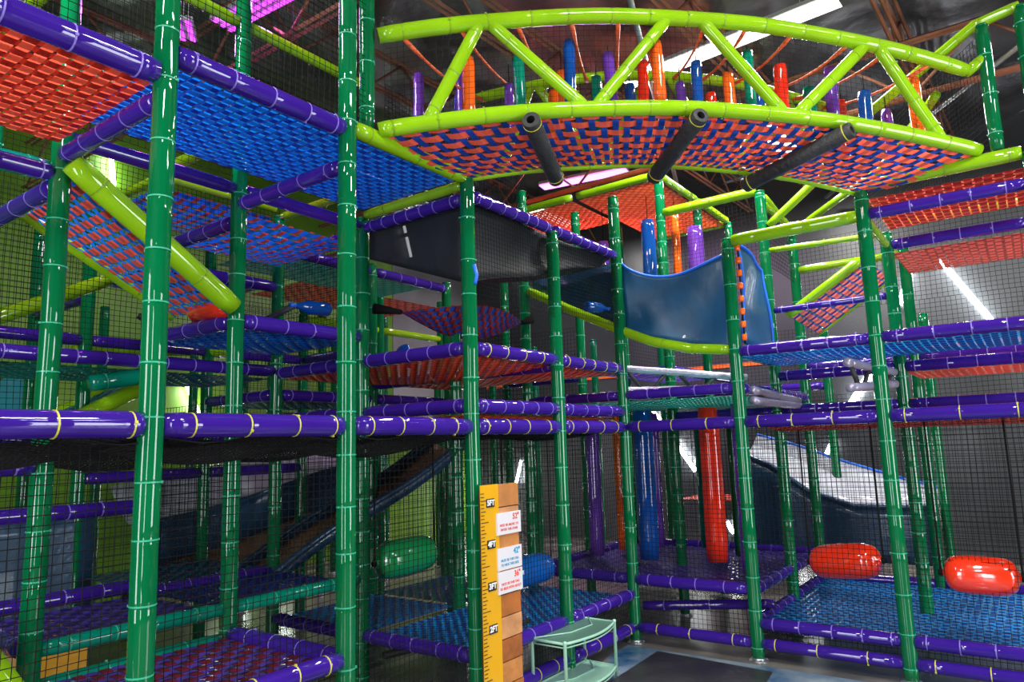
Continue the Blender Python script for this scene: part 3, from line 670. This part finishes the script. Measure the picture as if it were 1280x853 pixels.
# ------------------------------------------------------------------ safety nets
def npanel(a, b, z0, z1, label, pitch=.042, r=.0023, off=(0, 0), zb=None):
    A = V3((*a, z0)); B = V3((*b, z0)); C_ = V3((*b, z1)); D = V3((*a, z1 if zb is None else zb))
    o4 = V3((off[0], off[1], 0)); P = bilin(A + o4, B + o4, C_ + o4, D + o4)
    o = net('safety_net', P, (B - A).length, z1 - z0, pitch, r)
    return tag(o, label, 'safety net', 'black square mesh safety nets')
def g2(i, j): return (U[i], V(j))
for i in range(5):
    npanel(g2(i + 1, 0), g2(i, 0), .2, 2.04, 'black safety net below head height, left front row, %s bay from the corner' % ORD[i], off=(0, -.03))
for j in range(3):
    npanel(g2(0, j), g2(0, j + 1), .2, 2.04, 'black safety net below head height, right front row, %s bay from the corner' % ORD[j], off=(-.03, 0))
for i, z0 in ((4, 3.9), (3, 4.02)):
    npanel(g2(i + 1, 0), g2(i, 0), z0, 6.1, 'black safety net above the overhead %s deck, left front row' % ('red' if i == 4 else 'blue'), off=(0, -.02))
npanel(g2(3, 0), (3.42, 0), 4.05, 6.1, 'narrow black net between the tall post and the bridge end')
for i in range(2, 5):
    npanel(g2(i + 1, -1), g2(i, -1), 3.95 if i > 2 else 4.0, 5.9, 'black safety net above deck, one row back, %s bay left of corner' % ORD[i], .05)
for i in range(2, 4):
    npanel(g2(i + 1, -2), g2(i, -2), 2.7, 4.28, 'black safety net on middle storey, two rows back, %s bay left' % ORD[i])
    npanel(g2(i + 1, -3), g2(i, -3), .5, 2.1, 'black safety net at lower storey, three rows back, %s bay left' % ORD[i], .05)
npanel(g2(3, -1), g2(3, -2), .9, 2.3, 'black safety net crossing the lower left storey between second bays')
npanel(g2(4, -2), g2(4, -3), 2.4, 4.3, 'black safety net crossing the left middle storey')
npanel(g2(4, -3), g2(3, -3), 2.3, 4.3, 'black safety net in front of the green wall, far left', .05)
npanel(g2(1, -4), g2(-1, -4), .6, 3.9, 'black safety net four rows back behind the hammock', .05)
npanel(g2(0, -2), g2(-1, -2), .7, 3.5, 'black safety net two rows back, first bay beyond the corner', .05)
npanel(g2(2, -2), g2(0, -2), .55, 2.4, 'black safety net behind the low deep blue deck', .045)
npanel(g2(-2, -1), g2(-3, -1), .6, 3.4, 'black safety net far back beyond the corner', .05)
npanel(g2(-3, -1), g2(-3, 1), .6, 3.4, 'black safety net farthest behind the foam columns', .05)
npanel(g2(2, -3), g2(1, -3), 2.5, 3.55, 'black safety net before the green wall, centre left', .05)
npanel(g2(1, -3), g2(0, -3), .5, 3.5, 'black safety net three rows back, in line with the first bay', .05)
npanel(g2(2, -1), g2(2, -2), 2.72, 3.8, 'black safety net crossing under the dark fabric bag')
npanel(g2(2, 0), g2(1, 0), 3.05, 3.84, 'black safety net over the fabric bag front, left bay', .036, .0016, off=(0, .03))
npanel(g2(1, 0), g2(0, 0), 3.1, 3.84, 'black safety net over the fabric bag front, corner bay', .036, .0016, off=(0, .03))
npanel(g2(0, -1), g2(0, -2), .5, 3.5, 'black safety net crossing behind the corner, one row back', .05)
npanel(g2(-1, -2), g2(-1, -1), .6, 3.4, 'black safety net beyond the corner, left side', .05)
npanel(g2(-2, -1), g2(-2, 0), .6, 2.4, 'black safety net behind the foam columns, left', .05)
npanel(g2(-2, 0), g2(-2, 1), .6, 2.4, 'black safety net behind the foam columns, right', .05)
npanel(g2(-2, 1), g2(-2, 2), .35, 2.4, 'black safety net at the back of the right low deck, left bay', .05)
npanel(g2(-2, 2), g2(-2, 3), .35, 3.4, 'black safety net at the back of the right low deck, right bay', .05)
npanel(g2(-1, 1), g2(-2, 1), 3.8, 4.5, 'black safety net beside the top of the right rear posts', .05)
npanel(g2(-2, 1), g2(-2, 3), 3.4, 4.3, 'black safety net along the top right rear', .05)
npanel(g2(-1, 0), g2(-1, 1), 3.4, 4.6, 'black safety net under the level lime rail behind the tarpaulin', .045)
npanel((0, 3.36), (-2.2, 2.0), 4.1, 5.1, 'black safety net behind the right end of the arched bridge', .045)
npanel((2.44, -.9), (0.0, -1.2), 4.1, 5.1, 'black safety net seen through the arched bridge', .05)
# sagging black nets under the eye-level rail
def sagnet(i0, i1, j0, j1, z, sag, label, pitch=.03):
    a = N(i0, j0, z); b = N(i1, j1, z)
    def P(s, t): return V3((a.x + (b.x - a.x) * s, a.y + (b.y - a.y) * t, z - sag * 16 * s * (1 - s) * t * (1 - t) - .03 * math.sin(9 * s + 7 * t)))
    o = net('floor_net', P, abs(a.x - b.x), abs(a.y - b.y), pitch * .8, .0036, wob=.012, seg=.12)
    return tag(o, label, 'floor net', 'sagging black nets below the eye level rail')
for i in range(2, 5): sagnet(i, i + 1, -1, 0, 2.02, .10, 'sagging black net under the eye level rail, %s left bay' % ORD[i])
for i in range(2, 5): sagnet(i, i + 1, -2, -1, 2.0, .12, 'sagging black net one row back at eye level, %s left bay' % ORD[i])
for i in range(0, 2): sagnet(i, i + 1, -1, 0, 2.06, .05, 'sagging black net under the eye level rail, %s left bay' % ORD[i], .032)
sagnet(1, 2, -2, -1, 2.03, .1, 'sagging black net one row back at eye level, second left bay')
def P_(s, t): return V3((-.05 - 1.1 * s, 1.4 + 2.1 * t, 2.03 - .04 * math.sin(3.14 * s)))
tag(weave('woven_deck', P_, 1.1, 2.1, S_DRED, S_RED, .06, .8), 'thin red woven edge sagging below the right yellow tied rail', 'woven deck')

# ------------------------------------------------------------------ height chart at the second post
e = empty('height_chart', (2.27, .09, 0)); tag(e, 'tall wooden height chart board with a yellow ruler strip', 'height chart')
WOODS = [mat('plank %d' % k, c, rough=.5, coat=.2, bump=.3, bscale=25, var=.22, vscale=6) for k, c in enumerate(((.48, .19, .05), (.40, .125, .022), (.54, .25, .10), (.34, .10, .02)))]
BX0, BX1 = 2.045, 2.31; yb = .115
zs = 1.65; k = 0
mb = MB(); mb.box((BX0 + .02, .085, .02), (2.49, yb - .02, 1.62)); mb.put('backing', mat('dark backing', (.05, .025, .012), rough=.7), e, e.location, smooth=False)
while zs > 0:
    h = .155 if k else .17; z0 = max(.01, zs - h + .008)
    mb = MB(); mb.box((BX0 + .004 * (k % 3), yb - .018, z0), (BX1, yb + .002, zs)); mb.put('plank', WOODS[(0, 2, 0, 1, 0, 1, 2, 3, 0, 1, 2)[k % 11]], e, e.location, smooth=False)
    zs -= h; k += 1
YEL = mat('yellow ruler', (.72, .37, .006), rough=.35, coat=.3)
INK = mat('black ink', (.01, .01, .01), rough=.5); WHITE = mat('white print', (.8, .8, .82), rough=.5)
mb = MB(); mb.box((2.30, yb, .0), (2.51, yb + .006, 1.655)); strip = mb.put('ruler_strip', YEL, e, e.location, smooth=False)
mb = MB(); z = .08; q = 0
INCH = .0254
for n_ in range(0, 64):
    z = .02 + n_ * INCH
    if z > 1.62: break
    L_ = .085 if n_ % 6 == 0 else (.055 if n_ % 3 == 0 else .038)
    mb.box((2.509 - L_, yb + .006, z - .0028), (2.509, yb + .0085, z + .0028))
mb.put('tick_marks', INK, e, e.location, smooth=False)
def text(body, size, x, y, z, m, parent, bold=0.0, align='CENTER'):
    cu = bpy.data.curves.new('lettering', 'FONT'); cu.body = body; cu.size = size; cu.extrude = .0012; cu.align_x = align; cu.align_y = 'CENTER'; cu.offset = bold
    t = bpy.data.objects.new('tmp', cu); COL.objects.link(t)
    dg = bpy.context.evaluated_depsgraph_get(); me = bpy.data.meshes.new_from_object(t.evaluated_get(dg)); bpy.data.objects.remove(t)
    me.materials.clear(); me.materials.append(m)
    o = bpy.data.objects.new('lettering', me); COL.objects.link(o); o.parent = parent
    # faces +v, reads from high u to low u
    o.matrix_local = Matrix.Translation(V3((x, y, z)) - V3(parent.location)) @ Matrix(((-1, 0, 0), (0, 0, 1), (0, 1, 0))).to_4x4()
    return o
for s_, z in (('5FT', 1.525), ('4FT', 1.235), ('3FT', .945), ('2FT', .655)):
    mb = MB(); mb.box((2.355, yb + .006, z - .03), (2.445, yb + .012, z + .03)); pl_ = mb.put('foot_plate', INK, e, e.location, smooth=False)
    t = text(s_, .054, 2.40, yb + .0135, z, WHITE, e, .002)
CARD = mat('white card', (.68, .66, .70), rough=.4)
for big, l1, l2, z, colr in (('52"', 'MUST BE ABOVE TO', 'ENTER THIS ZONE', 1.365, (.65, .06, .05)), ('42"', 'MUST BE THIS TALL', 'TO RIDE THIS RIDE', 1.115, (.02, .30, .55)), ('36"', 'MUST BE THIS TALL', 'TO RIDE WITH ADULT', .95, (.75, .06, .03))):
    mb = MB(); mb.box((2.04, yb + .004, z - .078), (2.335, yb + .016, z + .078)); c_ = mb.put('notice_card', [CARD], e, e.location, smooth=False)
    mm = mat('card ink %s' % big[:2], colr, rough=.5)
    text(big, .06, 2.105, yb + .0172, z + .042, mm, e, .001); text(l1, .0255, 2.19, yb + .0172, z - .012, mm, e); text(l2, .0255, 2.19, yb + .0172, z - .044, mm, e)

# ------------------------------------------------------------------ mint shelf rack
e = empty('shoe_rack', (1.4, .2, 0)); tag(e, 'small mint wire shelf rack with bowed front standing on the floor', 'rack')
MINT = mat('mint enamel', (.30, .56, .44), rough=.3, coat=.3)
MINTG = mat('mint mesh glass', (.10, .22, .17), rough=.3, alpha=.75)
xa, xb, ya, yf = 1.80, 1.02, .03, .33
def rack_outline(z):
    back = [V3((xa, ya, z)), V3((xb, ya, z))]
    fr = [V3((xb + (xa - xb) * i / 12, yf + .07 * math.sin(math.pi * i / 12), z)) for i in range(13)]
    return back + fr
for z, nm in ((.44, 'top_shelf'), (.09, 'bottom_shelf')):
    ol = rack_outline(z); mb = MB(); mb.path(ol + [ol[0]], .011, 8)
    mb.path([p + V3((0, 0, -.028)) for p in ol + [ol[0]]], .006, 6)
    sh = mb.put(nm, MINT, e, e.location)
    mb = MB()
    n_ = len(ol); mb.add([p + V3((0, 0, .0)) for p in ol] + [p + V3((0, 0, -.005)) for p in ol], [tuple(range(n_)), tuple(range(2 * n_ - 1, n_ - 1, -1))])
    mb.put('shelf_panel', MINTG if z > .3 else MINT, sh, (0, 0, 0), smooth=False).location = -V3(e.location)
    mb = MB(); mb.path([V3((xa, ya + .02, z + .012)), V3((1.5, .20, z + .004)), V3((1.2, .22, z + .004)), V3((xb, ya + .05, z + .012))], .006, 6); mb.put('brace_wire', MINT, e, e.location)
for x, y in ((xa, ya), (xb, ya), (xa, yf), (xb, yf)):
    mb = MB(); mb.path([(x, y, .0), (x, y, .44), (x, y, .455), (x, y, .462)], [.014, .014, .017, .008], 10); mb.put('leg', MINT, e, e.location)

# ------------------------------------------------------------------ floor mats
def slab(name, pts, z0, z1, m, label=None, cat=None):
    mb = MB(); n_ = len(pts)
    mb.add([(*p, z1) for p in pts] + [(*p, z0) for p in pts], [tuple(range(n_)), tuple(range(2 * n_ - 1, n_ - 1, -1))] + [(i, n_ + i, n_ + (i + 1) % n_, (i + 1) % n_) for i in range(n_)])
    o = mb.put(name, m, smooth=False)
    if label: tag(o, label, cat)
    return o
MATM = mat('black rubber mat', (.03, .03, .032), rough=.35, bump=.4, bscale=8, var=.4, vscale=3)
slab('door_mat', [(.20, .32), (.28, 1.38), (1.6, 1.55), (1.5, .36)], .001, .012, MATM, 'black rubber floor mat in front of the inner corner', 'mat')

# ------------------------------------------------------------------ room
XL, XR, YB, YF, ZC = -6.3, 9.5, -7.0, 9.0, 6.7
def wallmat(name, c, c2, scale=.6, rough=.5, bump=.2):
    m = bpy.data.materials.new(name); m.use_nodes = True; nt = m.node_tree; b = nt.nodes['Principled BSDF']; b.inputs['Roughness'].default_value = rough
    tc = nt.nodes.new('ShaderNodeTexCoord'); n = nt.nodes.new('ShaderNodeTexNoise'); n.inputs['Scale'].default_value = scale; n.inputs['Detail'].default_value = 6
    r = nt.nodes.new('ShaderNodeValToRGB'); r.color_ramp.elements[0].color = (*c, 1); r.color_ramp.elements[1].color = (*c2, 1); r.color_ramp.elements[0].position = .38; r.color_ramp.elements[1].position = .62
    nt.links.new(tc.outputs['Object'], n.inputs['Vector']); nt.links.new(n.outputs['Fac'], r.inputs['Fac']); nt.links.new(r.outputs['Color'], b.inputs['Base Color'])
    n2 = nt.nodes.new('ShaderNodeTexNoise'); n2.inputs['Scale'].default_value = 30
    nt.links.new(tc.outputs['Object'], n2.inputs['Vector'])
    bp = nt.nodes.new('ShaderNodeBump'); bp.inputs['Strength'].default_value = bump; bp.inputs['Distance'].default_value = .01
    nt.links.new(n2.outputs['Fac'], bp.inputs['Height']); nt.links.new(bp.outputs['Normal'], b.inputs['Normal'])
    return m
CONC = wallmat('polished concrete', (.10, .09, .08), (.22, .205, .18), 1.3, .25, .15)
mb = MB(); mb.box((XL, YB, -.1), (XR, YF, 0)); struct(mb.put('floor', CONC, smooth=False))
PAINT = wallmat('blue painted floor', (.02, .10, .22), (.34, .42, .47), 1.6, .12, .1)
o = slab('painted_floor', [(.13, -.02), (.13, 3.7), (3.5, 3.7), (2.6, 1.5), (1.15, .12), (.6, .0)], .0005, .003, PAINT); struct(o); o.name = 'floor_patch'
BEIGE = wallmat('beige floor tile', (.22, .18, .13), (.32, .27, .20), 2., .25, .1)
o = slab('tile', [(.62, .02), (1.12, .32), (2.4, 1.3), (2.6, .02)], .001, .0035, BEIGE); struct(o); o.name = 'floor_tile'
GW = wallmat('lime green wall paint', (.08, .20, .01), (.15, .34, .018), .5, .45)
DW = wallmat('dark grey wall paint', (.022, .025, .028), (.06, .065, .07), .35, .35)
MW = wallmat('mid grey wall paint', (.014, .014, .016), (.03, .03, .03), .5, .6)
def wall(name, a, b, m): mb = MB(); mb.box(a, b); struct(mb.put(name, m, smooth=False))
wall('wall_back', (XL, YB - .1, 0), (XR, YB, ZC), GW)
wall('wall_upper', (XL, YB, 2.4), (-3.6, YB + .02, ZC), wallmat('stone grey wall paint', (.16, .17, .165), (.26, .27, .26), .5, .5))
wall('wall_right', (XL - .1, YB, 0), (XL, YF, ZC), DW)
wall('wall_left', (XR, YB, 0), (XR + .1, YF, ZC), MW)
wall('wall_front', (XL, YF, 0), (XR, YF + .1, ZC), MW)
# orange stripe on the dark wall
mb = MB(); mb.box((XL, YB + .3, 3.22), (XL + .02, YF - .3, 3.29)); struct(mb.put('trim_1', mat('orange stripe', (.8, .16, .03), rough=.4), smooth=False))
# ceiling: crumpled foil insulation
FOIL = mat('crumpled dark foil', (.13, .13, .14), rough=.36, metal=.75, bump=1., bscale=5, var=.6, vscale=1.2)
vs = []; fs = []; nx, ny = 70, 70
for i in range(nx + 1):
    for j in range(ny + 1):
        x = XL + (XR - XL) * i / nx; y = YB + (YF - YB) * j / ny
        vs.append((x, y, ZC - .05 + .13 * math.sin(2.1 * x + math.sin(3 * y)) * math.sin(2.7 * y + 1.3 * math.sin(2 * x)) + random.uniform(-.03, .03)))
for i in range(nx):
    for j in range(ny):
        a = i * (ny + 1) + j; fs.append((a, a + 1, a + ny + 2, a + ny + 1))
struct(put('ceiling', vs, fs, FOIL, smooth=True))
# steel roof joists
RUST = mat('rust red primed steel', (.20, .075, .038), rough=.55, var=.3, vscale=4)
def joist(A, B, h, label):
    A = V3(A); B = V3(B); e = empty('roof_joist', A); tag(e, label, 'roof joist', 'open web roof joists')
    side_ = V3((-(B - A).y, (B - A).x, 0)).normalized()
    for dz in (0, -h):
        for s_ in (-.035, .035):
            mb = MB(); mb.path([A + side_ * s_ + V3((0, 0, dz)), B + side_ * s_ + V3((0, 0, dz))], .022, 4); mb.put('chord', RUST, e, e.location, smooth=False)
    n_ = int((B - A).length / (h * 1.1)); mb = MB()
    for i in range(n_):
        p = A.lerp(B, i / n_); q = A.lerp(B, (i + 1) / n_)
        if i % 2: mb.path([p, q - V3((0, 0, h))], .016, 6)
        else: mb.path([p - V3((0, 0, h)), q], .016, 6)
    mb.put('web', RUST, e, e.location)
for k_, y in enumerate((-5.2, -3.6, -2.0, -.4, 1.2, 2.8)):
    joist((XL + .1, y, 6.45), (XR - .2, y - .6, 6.45), .42, 'rust coloured open web joist under the ceiling, %s from the green wall' % ORD[k_])
for x, lab in ((3.1, 'rust coloured main truss crossing the joists above the left posts'), (-1.6, 'rust coloured main truss crossing the joists behind the bridge')):
    joist((x, YB + .2, 6.0), (x, YF - .2, 6.0), .6, lab)
for k_, (a, b) in enumerate((((-5, -1.2, 5.9), (4, 1.8, 5.95)), ((-5.5, -4.5, 5.7), (6, -3.0, 5.8)), ((-5.6, 1.0, 5.8), (-.4, 5.0, 5.9)))):
    mb = MB(); mb.path([a, b], .03, 8); tag(mb.put('ceiling_pipe', STEEL), 'thin grey pipe under the ceiling, ' + ('over the bridge', 'over the left decks', 'at the top right')[k_], 'pipe')

# ------------------------------------------------------------------ lamps
def emat(name, col, s):
    m = bpy.data.materials.new(name); m.use_nodes = True; nt = m.node_tree; nt.nodes.clear()
    o = nt.nodes.new('ShaderNodeOutputMaterial'); e_ = nt.nodes.new('ShaderNodeEmission'); e_.inputs[0].default_value = (*col, 1); e_.inputs[1].default_value = s
    nt.links.new(e_.outputs[0], o.inputs[0]); return m
EW = emat('white lamp', (1, .95, .88), 5); EP = emat('violet lamp', (.75, .07, 1), 2.6); ET = emat('white tube glow', (.95, .98, 1), 32); EPW = emat('violet white lamp', (.9, .22, 1), 4)
HOUSING = mat('lamp housing', (.5, .5, .52), rough=.4, metal=.3)
def fixture(A, B, w, em, colr, power, label, down=None, rows=1):
    A = V3(A); B = V3(B); e = empty('ceiling_lamp', A.lerp(B, .5)); tag(e, label, 'lamp')
    d = (B - A).normalized(); sd = V3((-d.y, d.x, 0)).normalized() * w / 2; up = V3((0, 0, .05))
    vs = [A - sd, A + sd, B + sd, B - sd]
    mb = MB(); mb.add([v + V3((0, 0, .01)) for v in vs] + [v + up + (A.lerp(B, .5) - v) * .02 for v in vs], [(4, 5, 6, 7), (0, 1, 5, 4), (1, 2, 6, 5), (2, 3, 7, 6), (3, 0, 4, 7), (3, 2, 1, 0)]); mb.put('housing', HOUSING, e, e.location, smooth=False)
    mb = MB()
    for q in range(rows):
        c = ((q + .5) / rows - .5) * 2; hw = (.8 if rows == 1 else .55) / rows
        p = [A + sd * (c - hw), A + sd * (c + hw), B + sd * (c + hw), B + sd * (c - hw)]
        mb.add(p, [(3, 2, 1, 0)])
    mb.put('diffuser', em, e, e.location, smooth=False)
    for f_ in (.15, .85):
        mb = MB(); p = A.lerp(B, f_); mb.path([p + up, (p.x, p.y, ZC - .2)], .004, 4); mb.put('hanger', STEEL, e, e.location)
    l = bpy.data.lights.new('lamp', 'AREA'); l.shape = 'RECTANGLE'; l.size = w; l.size_y = (B - A).length; l.energy = power; l.color = colr
    lo = bpy.data.objects.new('light_source', l); COL.objects.link(lo); lo.parent = e; lo.location = (0, 0, -.02)
    lo.rotation_euler = (0, 0, math.atan2(d.y, d.x) - math.pi / 2)
fixture((-.5, .0, 6.0), (-.35, 2.3, 6.0), .3, EW, (1, .95, .88), 260, 'long white ceiling lamp above the arched bridge')
fixture((-2.62, -2.6, 6.0), (-2.86, -1.2, 6.0), .3, EPW, (.9, .4, 1), 150, 'violet white ceiling lamp behind the arched bridge')
fixture((3.36, -1.95, 5.6), (3.30, -1.05, 5.6), .24, EP, (.8, .2, 1), 25, 'violet ceiling lamp at upper left, above the blue deck', rows=3)
fixture((3.62, -2.12, 5.6), (3.42, -2.38, 5.6), .16, EP, (.8, .2, 1), 12, 'short violet lamp beside the upper left violet lamp', rows=2)
HALL_FILL = [((5.6, -.9), 260), ((7.6, 4.2), 170), ((3.4, 3.6), 230), ((2.2, 6.6), 130), ((7.9, 1.0), 130), ((-2.5, 4.6), 200), ((-4.2, -3.4), 80), ((-3.4, .9), 220)]  # unseen ceiling lamps added to light the frame and its posts
for k_, ((x, y), p) in enumerate(HALL_FILL):
    fixture((x - .6, y, 6.05), (x + .6, y, 6.05), .35, EW, (1, .97, .93), p, 'white hall ceiling lamp, added for fill light', )
    o = bpy.data.objects[-1]
hl = [o for o in bpy.data.objects if o.get('label', '').startswith('white hall ceiling lamp')]
for o in hl:
    o['label'] = 'white hall ceiling lamp added out over the hall for fill light'; o['group'] = 'added hall ceiling lamps'
# tubes on the walls
EWT = emat('tall tube glow', (1, .98, .95), 95)
def walltube(A, B, label, r=.028, em=None):
    A = V3(A); B = V3(B); e = empty('tube_lamp', A); tag(e, label, 'lamp')
    mb = MB(); mb.path([A, B], r, 8); mb.put('tube', em or ET, e, e.location)
    d = (B - A).normalized()
    for p, q in ((A - d * .03, A + d * .01), (B - d * .01, B + d * .03)):
        c = MB(); c.path([p, q], r * 1.2, 8); c.put('end_cap', HOUSING, e, e.location)
        w_ = V3((XL + .001, q.y, q.z)) if abs(q.x - XL) < .3 else V3((XR - .001, q.y, q.z)) if abs(q.x - XR) < .3 else V3((q.x, YB + .021, q.z)) if abs(q.y - YB) < .3 else V3((q.x, YF - .001, q.z))
        c = MB(); c.path([q, w_], r * .5, 6); c.put('bracket', HOUSING, e, e.location)
def atp(ax, val, x, y):
    """point on an axis plane seen in the given direction of the survey"""
    d = FWD + RGT * ((x - 640) / F_) - UPV * ((y - 426.5) / F_); t = (val - CAM[ax]) / d[ax]; return CAM + d * t
F_ = 887.26; yaw, pit, rol = -2.5137, .1455, -.0305
CAM = V3((6.5306, 3.3596, 1.935))
FWD = V3((math.cos(yaw) * math.cos(pit), math.sin(yaw) * math.cos(pit), math.sin(pit)))
r_ = V3((math.sin(yaw), -math.cos(yaw), 0)); u_ = r_.cross(FWD)
RGT = r_ * math.cos(rol) + u_ * math.sin(rol); UPV = -r_ * math.sin(rol) + u_ * math.cos(rol)
for ax, val, a, b, r, lab in (
    (0, XL + .12, (1175, 325), (1240, 402), .04, 'white tube lamp on the dark wall, upper right'),
    (0, XL + .12, (1090, 462), (1062, 508), .05, 'bright white tube lamp on the dark wall, between right front posts'),
    (0, XL + .12, (1042, 550), (1022, 590), .035, 'white tube lamp on dark wall below head height, right centre'),
    (0, XL + .12, (1016, 603), (996, 655), .02, 'thin white tube lamp low on the dark wall'),
    (0, XL + .12, (1138, 337), (1124, 382), .04, 'short white tube lamp behind the narrow pink ramp'),
    (0, XL + .12, (816, 514), (830, 529), .03, 'short white tube lamp above the foam columns'),
    (0, XL + .12, (842, 550), (870, 590), .04, 'white tube lamp left of the thick red foam column'),
    (0, XL + .12, (908, 652), (918, 668), .04, 'short white tube lamp right of the thick red foam column'),
    (1, YB + .12, (270, 580), (285, 620), .035, 'white tube lamp on the green wall, lower left'),
    (1, YB + .12, (368, 590), (353, 640), .03, 'slanted white tube lamp above the pale slide'),
    (1, YB + .12, (234, 482), (250, 522), .035, 'white tube lamp beside the third left front post at head height'),
    (1, YB + .12, (298, 665), (306, 688), .03, 'small white tube lamp low at the left'),
    (1, YB + .12, (572, 595), (574, 690), .05, 'bright upright tube lamp left of the second left front post'),
    (0, XL + .12, (652, 575), (645, 605), .03, 'white tube lamp right of the height chart top'),
    (1, YB + .12, (505, 282), (514, 322), .03, 'white tube lamp seen through the dark fabric bag'),
    (1, YB + .12, (138, 188), (142, 235), .035, 'white tube lamp high behind the overhead red deck')):
    walltube(atp(ax, val, *a), atp(ax, val, *b), lab, r)
# glowing window panels added in unseen hall walls to put streaks on posts
ADDED_GLOW = emat('added glow pane', (.93, .97, 1), 15)
FRAME = mat('white window frame', (.6, .6, .6), rough=.4)
def added_window(n_, c, ax, w, z0, z1, inward, cols):
    """c: centre along the wall; ax 'x' = wall_front, 'y' = wall_left"""
    W = XR if ax == 'y' else YF
    def pt(a, d, z): return V3((W - d, a, z)) if ax == 'y' else V3((a, W - d, z))
    mb = MB()
    def bar(a0, a1, z_0, z_1, d=.07):
        p = pt(a0, 0, z_0); q = pt(a1, d, z_1); mb.box((min(p.x, q.x), min(p.y, q.y), p.z), (max(p.x, q.x), max(p.y, q.y), q.z))
    a0, a1 = c - w / 2, c + w / 2
    bar(a0 - .06, a0, z0 - .06, z1 + .06); bar(a1, a1 + .06, z0 - .06, z1 + .06); bar(a0, a1, z0 - .06, z0); bar(a0, a1, z1, z1 + .06)
    for k in range(1, cols): bar(a0 + w * k / cols - .02, a0 + w * k / cols + .02, z0, z1, .06)
    o = struct(mb.put('added_window_%d' % n_, FRAME, smooth=False))
    g = MB(); g.add([pt(a0, .03, z0), pt(a1, .03, z0), pt(a1, .03, z1), pt(a0, .03, z1)], [(0, 1, 2, 3)]); g.put('pane', ADDED_GLOW, o, o.location, smooth=False)
added_window(1, .9, 'x', 2.6, .4, 3.9, -1, 2)
added_window(2, .2, 'y', 1.3, .4, 3.9, -1, 1)
added_window(3, 5.2, 'y', 1.2, .4, 3.9, -1, 1)
# yellow pads near the floor at left
slab('yellow_pad', [(3.9, -3.4), (5.3, -3.4), (5.3, -2.6), (3.9, -2.6)], 0, .66, mat('yellow vinyl', (.75, .36, .01), rough=.35, coat=.4, bump=.3), 'yellow padded step low at the left behind the netting', 'pad')
# teal panel on the wall at left with the lamp
e = slab('teal_panel', [(2.8, -6.99), (3.45, -6.99), (3.45, -6.94), (2.8, -6.94)], 1.9, 3.1, mat('teal glossy panel', (.03, .25, .28), rough=.15, coat=.6), 'glossy teal panel behind the third left front post', 'panel')

# ------------------------------------------------------------------ world, camera, colour
w = bpy.data.worlds.new('world'); SC.world = w; w.use_nodes = True
w.node_tree.nodes['Background'].inputs[0].default_value = (.6, .7, .85, 1); w.node_tree.nodes['Background'].inputs[1].default_value = .1
cam = bpy.data.cameras.new('camera'); co = bpy.data.objects.new('camera', cam); COL.objects.link(co)
cam.sensor_width = 36; cam.lens = 36 * F_ / 1280; cam.clip_start = .05; cam.clip_end = 60
R = Matrix((RGT, UPV, -FWD)).transposed().to_4x4(); co.matrix_world = Matrix.Translation(CAM) @ R
SC.camera = co
vs_ = SC.view_settings; vs_.view_transform = 'Standard'; vs_.look = 'None'; vs_.gamma = 1; vs_.use_curve_mapping = False; vs_.exposure = .03
try: SC.cycles.use_denoising = True; SC.cycles.max_bounces = 6; SC.cycles.transparent_max_bounces = 12
except Exception: pass
# label check
seen = {}
for o in SC.objects:
    if o.parent is None and o.get('label'):
        seen.setdefault(o['label'].lower(), []).append(o.name)
        if not 4 <= len(o['label'].split()) <= 16: print('LABEL LEN', len(o['label'].split()), o['label'])
for l_, n_ in seen.items():
    if len(n_) > 1: print('DUP', l_, n_)
